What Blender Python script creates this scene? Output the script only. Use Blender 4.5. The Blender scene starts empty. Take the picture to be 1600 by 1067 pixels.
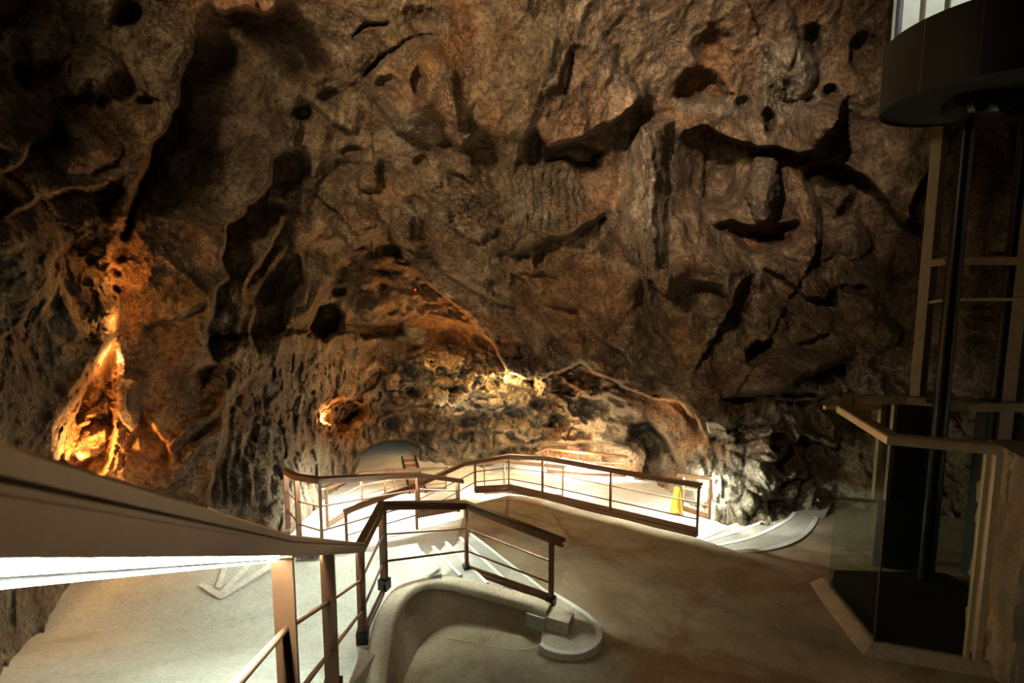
import bpy, bmesh, math, random
import numpy as np
from mathutils import Vector, Matrix

random.seed(4)
PI = math.pi
scene = bpy.context.scene
col = scene.collection

# ------------------------------------------------------------------ camera model
F = 760.0                    # focal length in pixels of the 1600 px frame
CX, CY = 800.0, 533.5
PITCH = math.radians(6.0)
EZ = 4.0                     # eye height above the concrete floor by the lift
SP, CP = math.sin(PITCH), math.cos(PITCH)

def ray(px, py):
    x = (px - CX) / F
    u = -(py - CY) / F
    return (x, CP + SP * u, -SP + CP * u)

def at(px, py, t):
    d = ray(px, py)
    return Vector((d[0] * t, d[1] * t, EZ + d[2] * t))

# ground surfaces, heights as functions of distance
def z_floor(Y):  return EZ - 3.2 - 0.13 * Y
def z_low(Y):    return EZ - 2.7 - 0.22 * min(Y, 15.5) if Y < 15.5 else EZ - 6.11
def z_path(Y):   return EZ - 3.3 + max(0.0, 4.4 - Y) * 0.45

def on(px, py, zf):
    """where the sight line through a pixel meets the surface zf(Y)"""
    d = ray(px, py)
    lo, hi = 0.5, 60.0
    g = lambda t: EZ + d[2] * t - zf(d[1] * t)
    for _ in range(60):
        m = (lo + hi) / 2
        if g(m) > 0: lo = m
        else: hi = m
    t = (lo + hi) / 2
    return Vector((d[0] * t, d[1] * t, EZ + d[2] * t))

def onz(px, py, z):
    d = ray(px, py)
    t = (z - EZ) / d[2]
    return Vector((d[0] * t, d[1] * t, z))

# ------------------------------------------------------------------ objects helpers
def tag(o, label=None, cat=None, group=None, kind=None):
    if label: o['label'] = label
    if cat: o['category'] = cat
    if group: o['group'] = group
    if kind: o['kind'] = kind
    return o

def empty(name, loc, label=None, cat=None, group=None, kind=None):
    o = bpy.data.objects.new(name, None)
    o.empty_display_size = 0.2
    o.location = loc
    col.objects.link(o)
    return tag(o, label, cat, group, kind)

def link_mesh(name, me, mat, parent=None, label=None, smooth=None):
    o = bpy.data.objects.new(name, me)
    col.objects.link(o)
    if mat: me.materials.append(mat)
    if parent is not None:
        o.parent = parent
        p = parent
        loc = Vector((0, 0, 0))
        while p is not None:
            loc += p.location
            p = p.parent
        o.location = -loc            # mesh data are written in world coordinates
    if label: o['label'] = label
    if smooth is not None:
        a = math.radians(smooth)
        for p in me.polygons: p.use_smooth = True
        me.set_sharp_from_angle(angle=a)
    return o

def obj(name, bm, mat, parent=None, label=None, smooth=None, bevel=0.0):
    if bevel > 0:
        ed = [e for e in bm.edges if len(e.link_faces) == 2 and e.calc_face_angle(0) > 0.5]
        if ed:
            bmesh.ops.bevel(bm, geom=ed, offset=bevel, segments=2, affect='EDGES', profile=0.6, clamp_overlap=True)
    bmesh.ops.recalc_face_normals(bm, faces=bm.faces)
    me = bpy.data.meshes.new(name)
    bm.to_mesh(me); bm.free()
    return link_mesh(name, me, mat, parent, label, smooth)

def box_bm(bm, c, ax, ay, az):
    """box from a centre and three half axes"""
    c = Vector(c); ax = Vector(ax); ay = Vector(ay); az = Vector(az)
    v = []
    for sx in (-1, 1):
        for sy in (-1, 1):
            for sz in (-1, 1):
                v.append(bm.verts.new(c + sx * ax + sy * ay + sz * az))
    for f in ((0, 1, 3, 2), (4, 6, 7, 5), (0, 4, 5, 1), (2, 3, 7, 6), (0, 2, 6, 4), (1, 5, 7, 3)):
        bm.faces.new([v[i] for i in f])

def bar_bm(bm, a, b, w, h, side=None):
    """rectangular bar from a to b; w across, h in depth"""
    a = Vector(a); b = Vector(b)
    d = (b - a)
    if side is None:
        side = Vector((0, 0, 1)).cross(d)
        if side.length < 1e-5: side = Vector((1, 0, 0))
    side = Vector(side); n = d.normalized()
    side = (side - n * side.dot(n)).normalized()
    up = n.cross(side).normalized()
    box_bm(bm, (a + b) / 2, d / 2, side * w / 2, up * h / 2)

def tube_bm(bm, pts, r, n=10, cap=True):
    pts = [Vector(p) for p in pts]
    rings = []
    for i, p in enumerate(pts):
        if i == 0: d = pts[1] - p
        elif i == len(pts) - 1: d = p - pts[-2]
        else: d = (pts[i + 1] - p).normalized() + (p - pts[i - 1]).normalized()
        d.normalize()
        s = d.cross(Vector((0, 0, 1)))
        if s.length < 1e-4: s = Vector((1, 0, 0))
        s.normalize(); u = s.cross(d)
        rr = r[i] if isinstance(r, (list, tuple)) else r
        rings.append([bm.verts.new(p + (s * math.cos(2 * PI * k / n) + u * math.sin(2 * PI * k / n)) * rr) for k in range(n)])
    for A, B in zip(rings, rings[1:]):
        for k in range(n):
            bm.faces.new((A[k], A[(k + 1) % n], B[(k + 1) % n], B[k]))
    if cap:
        bm.faces.new(rings[0][::-1]); bm.faces.new(rings[-1])

def sweep_bm(bm, path, profile, cap=True):
    """sweep a (side, up) profile along a path with mitred corners; side = right of travel"""
    path = [Vector(p) for p in path]
    rings = []
    for i, p in enumerate(path):
        def side(a, b):
            d = (b - a); d.z = 0; d.normalize()
            return Vector((d.y, -d.x, 0))
        if i == 0: s = side(path[0], path[1])
        elif i == len(path) - 1: s = side(path[-2], path[-1])
        else:
            s1, s2 = side(path[i - 1], p), side(p, path[i + 1])
            s = (s1 + s2).normalized()
            s = s / max(0.45, s.dot(s1))
        rings.append([bm.verts.new(p + s * a + Vector((0, 0, b))) for a, b in profile])
    n = len(profile)
    for A, B in zip(rings, rings[1:]):
        for k in range(n):
            bm.faces.new((A[k], A[(k + 1) % n], B[(k + 1) % n], B[k]))
    if cap:
        bm.faces.new(rings[0][::-1]); bm.faces.new(rings[-1])

def slab_bm(bm, top, depth):
    """prism under a polygon of top points"""
    t = [bm.verts.new(p) for p in top]
    b = [bm.verts.new(Vector(p) - Vector((0, 0, depth))) for p in top]
    f = bm.faces.new(t); bm.faces.new(b[::-1])
    n = len(t)
    for i in range(n):
        bm.faces.new((t[i], b[i], b[(i + 1) % n], t[(i + 1) % n]))
    return f

def catmull(pts, n=8):
    pts = [Vector(p) for p in pts]
    out = []
    P = [pts[0] * 2 - pts[1]] + pts + [pts[-1] * 2 - pts[-2]]
    for i in range(1, len(P) - 2):
        p0, p1, p2, p3 = P[i - 1], P[i], P[i + 1], P[i + 2]
        for k in range(n):
            t = k / n
            out.append(0.5 * ((2 * p1) + (p2 - p0) * t + (2 * p0 - 5 * p1 + 4 * p2 - p3) * t * t + (3 * p1 - p0 - 3 * p2 + p3) * t ** 3))
    out.append(pts[-1])
    return out

# ------------------------------------------------------------------ materials
class NT:
    def __init__(self, name):
        self.m = bpy.data.materials.new(name)
        self.m.use_nodes = True
        self.t = self.m.node_tree
        self.b = self.t.nodes['Principled BSDF']
        self.out = self.t.nodes['Material Output']
    def n(self, typ, **kw):
        nd = self.t.nodes.new(typ)
        for k, v in kw.items():
            if k.startswith('i_'):
                key = k[2:]
                nd.inputs[int(key) if key.isdigit() else key.replace('_', ' ')].default_value = v
            else:
                setattr(nd, k, v)
        return nd
    def l(self, a, b): self.t.links.new(a, b)
    def pos(self): return self.n('ShaderNodeNewGeometry').outputs['Position']
    def noise(self, scale, detail=4, rough=0.55, vec=None, dist=0.0):
        nd = self.n('ShaderNodeTexNoise')
        nd.inputs['Scale'].default_value = scale
        nd.inputs['Detail'].default_value = detail
        nd.inputs['Roughness'].default_value = rough
        nd.inputs['Distortion'].default_value = dist
        self.l(vec if vec is not None else self.pos(), nd.inputs['Vector'])
        return nd.outputs['Fac']
    def ramp(self, fac, stops):
        nd = self.n('ShaderNodeValToRGB')
        cr = nd.color_ramp
        while len(cr.elements) < len(stops): cr.elements.new(0.5)
        for e, (p, c) in zip(cr.elements, stops):
            e.position = p
            e.color = c if len(c) == 4 else (*c, 1)
        self.l(fac, nd.inputs['Fac'])
        return nd.outputs['Color']
    def mix(self, fac, a, b, blend='MIX'):
        nd = self.n('ShaderNodeMix', data_type='RGBA', blend_type=blend)
        if isinstance(fac, (int, float)): nd.inputs[0].default_value = fac
        else: self.l(fac, nd.inputs[0])
        for v, i in ((a, 6), (b, 7)):
            if isinstance(v, tuple): nd.inputs[i].default_value = (*v, 1) if len(v) == 3 else v
            else: self.l(v, nd.inputs[i])
        return nd.outputs[2]
    def math(self, op, a, b=0.5):
        nd = self.n('ShaderNodeMath', operation=op)
        for v, i in ((a, 0), (b, 1)):
            if isinstance(v, (int, float)): nd.inputs[i].default_value = v
            else: self.l(v, nd.inputs[i])
        return nd.outputs[0]
    def bump(self, h, strength, dist, prev=None):
        nd = self.n('ShaderNodeBump')
        nd.inputs['Strength'].default_value = strength
        nd.inputs['Distance'].default_value = dist
        self.l(h, nd.inputs['Height'])
        if prev is not None: self.l(prev, nd.inputs['Normal'])
        return nd.outputs['Normal']

def mat_plain(name, c, rough=0.5, metal=0.0, var=0.15, scale=12.0, bump=0.0):
    q = NT(name)
    f = q.noise(scale, 5, 0.6)
    a = tuple(x * (1 - var) for x in c); b = tuple(min(1, x * (1 + var)) for x in c)
    q.l(q.ramp(f, [(0.3, a), (0.7, b)]), q.b.inputs['Base Color'])
    q.b.inputs['Roughness'].default_value = rough
    q.b.inputs['Metallic'].default_value = metal
    if bump: q.l(q.bump(q.noise(scale * 6, 3), bump, 0.01), q.b.inputs['Normal'])
    return q.m

def mat_emit(name, c, s):
    q = NT(name)
    q.b.inputs['Base Color'].default_value = (*c, 1)
    q.b.inputs['Emission Color'].default_value = (*c, 1)
    q.b.inputs['Emission Strength'].default_value = s
    return q.m

def mat_rock(name='cave_rock'):
    q = NT(name)
    pos = q.pos()
    big = q.noise(0.55, 5, 0.6, pos, 0.6)
    mid = q.noise(2.6, 7, 0.65, pos, 0.4)
    fine = q.noise(14, 6, 0.7, pos)
    base = q.ramp(mid, [(0.30, (0.095, 0.056, 0.029)), (0.46, (0.195, 0.128, 0.070)), (0.60, (0.305, 0.215, 0.128)), (0.74, (0.44, 0.345, 0.235))])
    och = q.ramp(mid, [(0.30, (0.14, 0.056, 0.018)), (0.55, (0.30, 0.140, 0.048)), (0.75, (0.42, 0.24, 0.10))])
    c = q.mix(q.ramp(big, [(0.50, (0, 0, 0)), (0.68, (.85, .85, .85))]), base, och)
    at_ = q.n('ShaderNodeVertexColor', layer_name='mineral_and_light')
    sep = q.n('ShaderNodeSeparateColor'); q.l(at_.outputs['Color'], sep.inputs['Color'])
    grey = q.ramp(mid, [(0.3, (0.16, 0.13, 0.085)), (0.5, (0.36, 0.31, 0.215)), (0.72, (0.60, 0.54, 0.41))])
    c = q.mix(sep.outputs[0], c, och)                # ochre tone in patches
    c = q.mix(sep.outputs[1], c, grey)               # pale calcite, plus tube light painted onto the boulder
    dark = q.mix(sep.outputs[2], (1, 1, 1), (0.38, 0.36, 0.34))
    c = q.mix(1.0, c, dark, 'MULTIPLY')              # darker tone in patches
    spk = q.ramp(fine, [(0.36, (0.34, 0.32, 0.30)), (0.50, (1, 1, 1)), (0.66, (1.45, 1.40, 1.30))])
    c = q.mix(0.85, c, spk, 'MULTIPLY')
    # hairline cracks
    v = q.n('ShaderNodeTexVoronoi', feature='DISTANCE_TO_EDGE')
    v.inputs['Scale'].default_value = 5.2
    wv = q.n('ShaderNodeVectorMath', operation='ADD')
    nz = q.n('ShaderNodeTexNoise'); nz.inputs['Scale'].default_value = 5; nz.inputs['Detail'].default_value = 4
    q.l(pos, nz.inputs['Vector'])
    sc = q.n('ShaderNodeVectorMath', operation='SCALE'); sc.inputs['Scale'].default_value = 0.35
    q.l(nz.outputs['Color'], sc.inputs[0]); q.l(pos, wv.inputs[0]); q.l(sc.outputs[0], wv.inputs[1])
    q.l(wv.outputs[0], v.inputs['Vector'])
    crack = q.ramp(v.outputs['Distance'], [(0.0, (0, 0, 0)), (0.10, (1, 1, 1))])
    v2 = q.n('ShaderNodeTexVoronoi', feature='DISTANCE_TO_EDGE'); v2.inputs['Scale'].default_value = 13
    q.l(wv.outputs[0], v2.inputs['Vector'])
    crack2 = q.ramp(v2.outputs['Distance'], [(0.0, (0, 0, 0)), (0.13, (1, 1, 1))])
    cm = q.ramp(q.noise(1.1, 3, 0.5), [(0.42, (0, 0, 0)), (0.6, (1, 1, 1))])
    cr = q.mix(cm, (1, 1, 1), q.mix(1.0, crack, crack2, 'MULTIPLY'))
    c = q.mix(.75, c, q.mix(cr, (.42, .38, .34), (1, 1, 1)), 'MULTIPLY')     # dirt in the cracks
    q.l(c, q.b.inputs['Base Color'])
    n1 = q.bump(q.noise(5, 8, 0.68, pos, 0.3), 1.0, 0.16)
    n2 = q.bump(q.noise(26, 8, 0.75, pos), 1.0, 0.05, n1)
    n3 = q.bump(cr, 0.8, 0.03, n2)
    q.l(n3, q.b.inputs['Normal'])
    q.l(q.ramp(fine, [(0.35, (0.95,) * 3), (0.72, (0.55,) * 3)]), q.b.inputs['Roughness'])
    q.b.inputs['Specular IOR Level'].default_value = 0.35
    return q.m

def mat_concrete(name, lo, mid_, hi, patch=None, bump=0.4):
    q = NT(name)
    pos = q.pos()
    a = q.noise(1.3, 6, 0.62, pos, 0.5)
    f = q.noise(38, 5, 0.7, pos)
    c = q.ramp(a, [(0.32, lo), (0.5, mid_), (0.68, hi)])
    if patch:
        pm = q.ramp(q.noise(0.75, 6, 0.65, pos, 0.8), [(0.50, (0, 0, 0)), (0.62, (1, 1, 1))])
        c = q.mix(pm, c, patch)
    c = q.mix(0.8, c, q.ramp(f, [(0.3, (0.62, 0.6, 0.56)), (0.55, (1, 1, 1)), (0.7, (1.12, 1.1, 1.06))]), 'MULTIPLY')
    q.l(c, q.b.inputs['Base Color'])
    n1 = q.bump(q.noise(9, 6, 0.6, pos), bump, 0.03)
    n2 = q.bump(f, bump, 0.008, n1)
    q.l(n2, q.b.inputs['Normal'])
    q.b.inputs['Roughness'].default_value = 0.8
    return q.m

def mat_glass(name='clear_glass'):
    q = NT(name)
    q.t.nodes.remove(q.b)
    tr = q.n('ShaderNodeBsdfTransparent'); tr.inputs['Color'].default_value = (0.80, 0.86, 0.80, 1)
    gl = q.n('ShaderNodeBsdfGlossy'); gl.inputs['Roughness'].default_value = 0.03
    fr = q.n('ShaderNodeFresnel'); fr.inputs['IOR'].default_value = 1.45
    mx = q.n('ShaderNodeMixShader')
    q.l(q.math('MULTIPLY', fr.outputs[0], .035), mx.inputs[0]); q.l(tr.outputs[0], mx.inputs[1]); q.l(gl.outputs[0], mx.inputs[2])
    q.l(mx.outputs[0], q.out.inputs['Surface'])
    return q.m

M = {}
M['rock'] = mat_rock()
M['floor'] = mat_concrete('worn_brown_concrete', (0.24, 0.180, 0.102), (0.35, 0.275, 0.165), (0.43, 0.35, 0.225), (0.25, 0.150, 0.068))
M['path'] = mat_concrete('pale_grey_concrete', (0.335, 0.345, 0.285), (0.43, 0.445, 0.375), (0.50, 0.52, 0.44))
M['low'] = mat_concrete('bright_pale_concrete', (0.46, 0.45, 0.38), (0.58, 0.57, 0.50), (0.66, 0.65, 0.58))
M['worn_paint'] = mat_plain('faded_floor_paint', (0.56, 0.56, 0.49), 0.85, var=0.25, scale=25)
M['step'] = mat_concrete('step_concrete', (0.34, 0.32, 0.25), (0.44, 0.42, 0.34), (0.52, 0.50, 0.41))
M['rim'] = mat_concrete('smooth_cream_render', (0.46, 0.385, 0.25), (0.58, 0.495, 0.34), (0.64, 0.555, 0.40), bump=0.2)
M['plaster'] = mat_concrete('rough_tan_plaster', (0.28, 0.195, 0.11), (0.38, 0.275, 0.165), (0.44, 0.33, 0.21), bump=1.0)
M['white_paint'] = mat_plain('white_floor_paint', (0.80, 0.79, 0.70), 0.7, var=0.1, scale=30)
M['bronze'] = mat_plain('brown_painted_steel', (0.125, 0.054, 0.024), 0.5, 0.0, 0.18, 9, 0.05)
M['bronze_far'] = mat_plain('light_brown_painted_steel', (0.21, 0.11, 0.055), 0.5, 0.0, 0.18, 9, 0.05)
M['cap'] = mat_plain('grey_brown_handrail_cap', (0.16, 0.14, 0.11), 0.38, 0.45, 0.12, 7, 0.03)
M['steel'] = mat_plain('dark_steel', (0.035, 0.032, 0.028), 0.35, 0.7, 0.2, 8)
M['tan_metal'] = mat_plain('tan_painted_metal', (0.40, 0.28, 0.15), 0.5, 0.1, 0.15, 8)
M['frame_metal'] = mat_plain('olive_brown_painted_metal', (0.16, 0.125, 0.065), 0.55, 0.2, 0.15, 6)
M['cabin'] = mat_plain('dark_bronze_panel', (0.028, 0.023, 0.016), 0.5, 0.2, 0.15, 3)
M['black'] = mat_plain('plain_black', (0.012, 0.011, 0.010), 0.6, 0, 0.2, 5)
M['cream_panel'] = mat_plain('cream_cabin_panel', (0.62, 0.58, 0.52), 0.5, 0, 0.08, 5)
M['purple'] = mat_plain('dull_purple_print', (0.085, 0.060, 0.095), 0.6, 0, 0.4, 6)
M['yellow'] = mat_plain('yellow_plastic', (0.72, 0.50, 0.035), 0.45, 0, 0.05, 10)
M['ink'] = mat_plain('black_ink', (0.02, 0.02, 0.02), 0.7)
M['paper'] = mat_plain('off_white_board', (0.72, 0.68, 0.56), 0.7, var=0.06)
M['cable'] = mat_plain('pale_cable_sheath', (0.55, 0.46, 0.33), 0.6)
M['glass'] = mat_glass()
M['tube'] = mat_emit('lit_tube', (0.88, 1.0, 0.88), 560.0)
M['tube_mid'] = mat_emit('lit_tube_beside_steps', (0.90, 1.0, 0.88), 240.0)
M['tube_wall'] = mat_emit('lit_tube_beside_boulder', (0.96, 1.0, 0.90), 1300.0)
M['tube_far'] = mat_emit('lit_tube_beyond', (0.94, 1.0, 0.88), 800.0)
M['lens'] = mat_emit('lit_flood_lens', (1.0, 0.62, 0.25), 14.0)
M['led'] = mat_emit('red_indicator', (1.0, 0.03, 0.03), 8.0)
M['cabin_light'] = mat_emit('cabin_ceiling_lamp', (0.95, 0.95, 1.0), 14.0)

# ================================================================== the cavern rock
# One continuous natural surface, traced as depths along sight lines, then cut into ceiling and walls.
def hash3(ix, iy, iz, seed):
    h = (ix.astype(np.uint32) * np.uint32(374761393) + iy.astype(np.uint32) * np.uint32(668265263)
         + iz.astype(np.uint32) * np.uint32(2147483647) + np.uint32(seed * 974711 + 12345))
    h = (h ^ (h >> np.uint32(13))) * np.uint32(1274126177)
    h = (h ^ (h >> np.uint32(16))) * np.uint32(2246822519)
    return (h ^ (h >> np.uint32(15)))

def vnoise(p, seed=0):
    """gradient noise in about -1..1"""
    i = np.floor(p).astype(np.int64); f = p - i
    w = f * f * f * (f * (f * 6 - 15) + 10)
    r = np.zeros(len(p))
    for dx in (0, 1):
        for dy in (0, 1):
            for dz in (0, 1):
                h = hash3(i[:, 0] + dx, i[:, 1] + dy, i[:, 2] + dz, seed)
                gx = (h & np.uint32(1023)).astype(float) / 511.5 - 1
                gy = ((h >> np.uint32(10)) & np.uint32(1023)).astype(float) / 511.5 - 1
                gz = ((h >> np.uint32(20)) & np.uint32(1023)).astype(float) / 511.5 - 1
                d = gx * (f[:, 0] - dx) + gy * (f[:, 1] - dy) + gz * (f[:, 2] - dz)
                wx = w[:, 0] if dx else 1 - w[:, 0]
                wy = w[:, 1] if dy else 1 - w[:, 1]
                wz = w[:, 2] if dz else 1 - w[:, 2]
                r += d * wx * wy * wz
    return r * 1.1

def fbm(p, oct=4, lac=2.03, gain=0.5, seed=0):
    r = np.zeros(len(p)); a = 1.0; s = 0
    for k in range(oct):
        r += a * vnoise(p, seed + k * 7); s += a
        p = p * lac + 13.7; a *= gain
    return r / s

def ridged(p, oct=3, lac=2.1, gain=0.5, seed=0):
    r = np.zeros(len(p)); a = 1.0; s = 0
    for k in range(oct):
        r += a * (1 - 2.4 * np.abs(vnoise(p, seed + k * 11))); s += a
        p = p * lac + 5.1; a *= gain
    return r / s

def cells(p, seed=0):
    """distance to nearest and second nearest cell point, and the nearest cell's random value"""
    i = np.floor(p).astype(np.int64)
    d1 = np.full(len(p), 9.0); d2 = np.full(len(p), 9.0); idv = np.zeros(len(p))
    for dx in (-1, 0, 1):
        for dy in (-1, 0, 1):
            for dz in (-1, 0, 1):
                c = i + np.array([dx, dy, dz])
                h = hash3(c[:, 0], c[:, 1], c[:, 2], seed)
                q = np.stack([(h & np.uint32(1023)), (h >> np.uint32(10)) & np.uint32(1023), (h >> np.uint32(20)) & np.uint32(1023)], 1).astype(float) / 1023.0
                d = np.sqrt((((c + q) - p) ** 2).sum(1))
                idn = (h % np.uint32(997)).astype(float) / 997.0
                near = d < d1
                d2 = np.where(near, d1, np.minimum(d2, d))
                idv = np.where(near, idn, idv)
                d1 = np.where(near, d, d1)
    return d1, d2, idv

def sm(x, a, b):
    t = np.clip((x - a) / (b - a), 0, 1)
    return t * t * (3 - 2 * t)

# --- sampling grid over sight lines (finer where the photograph looks)
us = np.concatenate([np.linspace(-640, -40, 40, endpoint=False), np.arange(-40, 1641, 2.2), np.linspace(1650, 2300, 42)])
vs = np.concatenate([np.linspace(-620, -30, 40, endpoint=False), np.arange(-30, 860, 2.2), np.linspace(864, 1150, 62)])
NU, NV = len(us), len(vs)
U, V = np.meshgrid(us, vs)
U = U.ravel(); V = V.ravel()

ctrl = np.array([
 (-640,-620,2.6),(-640,-100,3),(-640,300,3),(-640,900,2.3),(-640,1150,2.1),
 (0,-300,3.6),(0,0,5.2),(0,300,4.7),(0,600,4.5),(0,850,4.3),(0,1000,4.0),(0,1150,3.2),
 (150,150,6),(150,450,5.8),(140,700,6.4),(120,900,5.9),(120,1150,5.6),
 (250,350,6.9),(250,600,7.1),(250,800,7.2),(250,1150,7),
 (350,200,7.4),(350,500,7.8),(360,780,8.2),(430,800,8.6),(430,1150,8.6),
 (450,60,7.4),(450,400,9.6),(450,600,10.6),(470,760,10.4),
 (550,0,7.3),(550,200,8.8),(550,350,10.6),(550,500,13.5),(530,650,14.6),(520,740,14.2),(600,720,17.2),(600,900,18),
 (700,0,7.1),(700,150,7.9),(700,280,9.4),(700,450,12.6),(700,540,16.4),(700,620,16.6),(750,690,17.0),(750,1150,17.5),
 (850,0,7.0),(850,150,8),(850,300,10),(850,420,10.8),(850,520,12.2),(850,580,13.4),(850,640,16.5),(870,690,16.9),(960,725,16.6),(800,730,17.0),
 (1000,0,7.5),(1000,150,9),(1000,300,10),(1000,420,10.2),(1000,520,11.2),(1000,600,12.4),(1000,660,14.5),(1020,730,15.2),(1000,1150,15.2),
 (1150,0,8),(1150,150,9.8),(1150,300,10.8),(1150,430,10.4),(1150,550,10.6),(1150,650,10.7),(1150,730,10.3),(1150,800,9.9),(1150,1150,9.9),
 (1080,620,11.8),(1070,700,12.7),
 (1300,0,8.5),(1300,200,10),(1300,400,10.8),(1300,600,10.8),(1300,720,10.4),(1300,790,10.2),(1300,1150,10.2),
 (1450,0,9),(1450,200,9.5),(1450,400,10.3),(1450,600,10.2),(1450,780,9.9),
 (1600,0,9),(1600,300,9.3),(1600,600,9.3),(1600,900,8.9),(1600,1150,8.7),
 (2300,-620,4.6),(2300,0,6),(2300,500,6.2),(2300,1150,5.6),(800,-620,3.6),(300,-620,3.3),(1400,-620,4.4),
 (800,-300,5.0),(400,-300,4.6),(1300,-300,5.8)], float)
def rbf(cp, x, y):
    X = cp[:, 0] / 500; Y = cp[:, 1] / 500; L = np.log(cp[:, 2])
    n = len(cp)
    def phi(r2): return 0.5 * r2 * np.log(r2 + 1e-9)
    A = np.zeros((n + 3, n + 3))
    A[:n, :n] = phi((X[:, None] - X) ** 2 + (Y[:, None] - Y) ** 2) + np.eye(n) * 0.004
    A[:n, n] = 1; A[:n, n + 1] = X; A[:n, n + 2] = Y
    A[n:, :n] = A[:n, n:].T
    w = np.linalg.solve(A, np.concatenate([L, [0, 0, 0]]))
    r = w[n] + w[n + 1] * x / 500 + w[n + 2] * y / 500
    for k in range(n):
        r = r + w[k] * phi((x / 500 - X[k]) ** 2 + (y / 500 - Y[k]) ** 2)
    return np.exp(r)
T0 = rbf(ctrl, U, V)
S = T0 / 10.0                                    # relief below is given in metres at ten metres

def unproj(t):
    x = (U - CX) / F; u = -(V - CY) / F
    return np.stack([x * t, (CP + SP * u) * t, EZ + (-SP + CP * u) * t], 1)
P0 = unproj(T0)

# natural wobble of every traced line
wob = np.stack([fbm(P0 * 1.5, 5, gain=.62, seed=3), fbm(P0 * 1.5 + 40, 5, gain=.62, seed=5)], 1)
WU = U + wob[:, 0] * 17 / S.clip(0.6, 2); WV = V + wob[:, 1] * 17 / S.clip(0.6, 2)
D = np.zeros(len(U))
VAR = np.clip(1 + 1.1 * fbm(P0 * .8, 3, seed=17), .35, 1.8)     # lips are deeper here, shallower there

def poly_near(pts):
    """for each sample: distance to a polyline, side (+1 right of travel), fraction along it"""
    pts = np.array(pts, float)
    lo = pts.min(0) - 260; hi = pts.max(0) + 260
    idx = np.where((WU > lo[0]) & (WU < hi[0]) & (WV > lo[1]) & (WV < hi[1]))[0]
    x = WU[idx]; y = WV[idx]
    best = np.full(len(idx), 1e9); side = np.zeros(len(idx)); along = np.zeros(len(idx))
    seg = np.sqrt((np.diff(pts, axis=0) ** 2).sum(1)); tot = seg.sum(); acc = 0
    for (a, b, L) in zip(pts[:-1], pts[1:], seg):
        d = (b - a) / L
        s = (x - a[0]) * d[0] + (y - a[1]) * d[1]
        sc = np.clip(s, 0, L)
        dx = x - a[0] - d[0] * sc; dy = y - a[1] - d[1] * sc
        dist = np.sqrt(dx * dx + dy * dy)
        cr = (x - a[0]) * (-d[1]) + (y - a[1]) * d[0]
        up = dist < best - 1e-6
        best = np.where(up, dist, best); side = np.where(up, np.sign(cr), side)
        along = np.where(up, (acc + sc) / tot, along)
        acc += L
    return idx, best, side, along, tot

def edge(pts, hn, wn, hf, wf, soft=3.5, taper=0.16):
    """a lip: rock right of travel stands nearer by hn and rolls off over wn, the far side drops back by hf and recovers over wf"""
    idx, d, s, al, tot = poly_near(pts)
    tp = sm(al, 0, taper) * sm(1 - al, 0, taper)
    sd = d * s
    hn *= 1.5; hf *= 1.05; wn *= 1.7; wf *= 1.7; soft *= 1.25
    k = sm(sd, -soft, soft)
    off = k * (-hn) * np.exp(-np.maximum(sd, 0) / wn) + (1 - k) * hf * np.exp(-np.maximum(-sd, 0) / wf)
    D[idx] += off * tp * S[idx] * VAR[idx]

def ridge(pts, h, w, taper=0.2):
    idx, d, s, al, tot = poly_near(pts)
    tp = sm(al, 0, taper) * sm(1 - al, 0, taper)
    D[idx] -= h * np.exp(-d / w) * tp * S[idx]

def sdf(pts):
    pts = np.array(pts, float)
    lo = pts.min(0) - 120; hi = pts.max(0) + 120
    idx = np.where((WU > lo[0]) & (WU < hi[0]) & (WV > lo[1]) & (WV < hi[1]))[0]
    x = WU[idx]; y = WV[idx]
    best = np.full(len(idx), 1e9); inside = np.zeros(len(idx), bool)
    n = len(pts)
    for i in range(n):
        a = pts[i]; b = pts[(i + 1) % n]; e = b - a
        s = np.clip(((x - a[0]) * e[0] + (y - a[1]) * e[1]) / (e @ e), 0, 1)
        best = np.minimum(best, np.hypot(x - a[0] - e[0] * s, y - a[1] - e[1] * s))
        if a[1] != b[1]:
            c = ((a[1] > y) != (b[1] > y)) & (x < (b[0] - a[0]) * (y - a[1]) / (b[1] - a[1]) + a[0])
            inside ^= c
    return idx, np.where(inside, best, -best)

def poly(pts, h, soft=12):
    """sunken (h>0) or raised (h<0) patch"""
    idx, d = sdf(pts)
    if h < 0: h *= 1.7; soft *= 1.4
    D[idx] += h * sm(d, -2, soft) * S[idx]

def ell(cx, cy, rx, ry, h, rot=0, p=1.0):
    lo = max(rx, ry) * 1.6
    idx = np.where((np.abs(WU - cx) < lo) & (np.abs(WV - cy) < lo))[0]
    c, s = math.cos(rot), math.sin(rot)
    x = (WU[idx] - cx); y = (WV[idx] - cy)
    q = np.sqrt(((x * c + y * s) / rx) ** 2 + ((-x * s + y * c) / ry) ** 2)
    if h > 0: D[idx] += .95 * h * sm(1.2 - q, 0, .9) * S[idx]
    else: D[idx] += 1.6 * h * (.6 * np.sqrt(np.clip(1 - q ** 2, 0, 1)) ** p + .4 * sm(1.25 - q, 0, 1)) * S[idx]

def flutes(cx, cy, rx, ry, period, amp, lean=0.0):
    q = np.hypot((U - cx) / rx, (V - cy) / ry)
    w = sm(1.15 - q, 0, 0.5)
    ph = (WU + lean * (V - cy) + 4 * wob[:, 0] * 3) / period
    D[:] += amp * w * (np.abs(np.sin(PI * ph)) * 0.7 + 0.3 * np.abs(np.sin(PI * ph * 2.37 + 1))) * S

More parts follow.
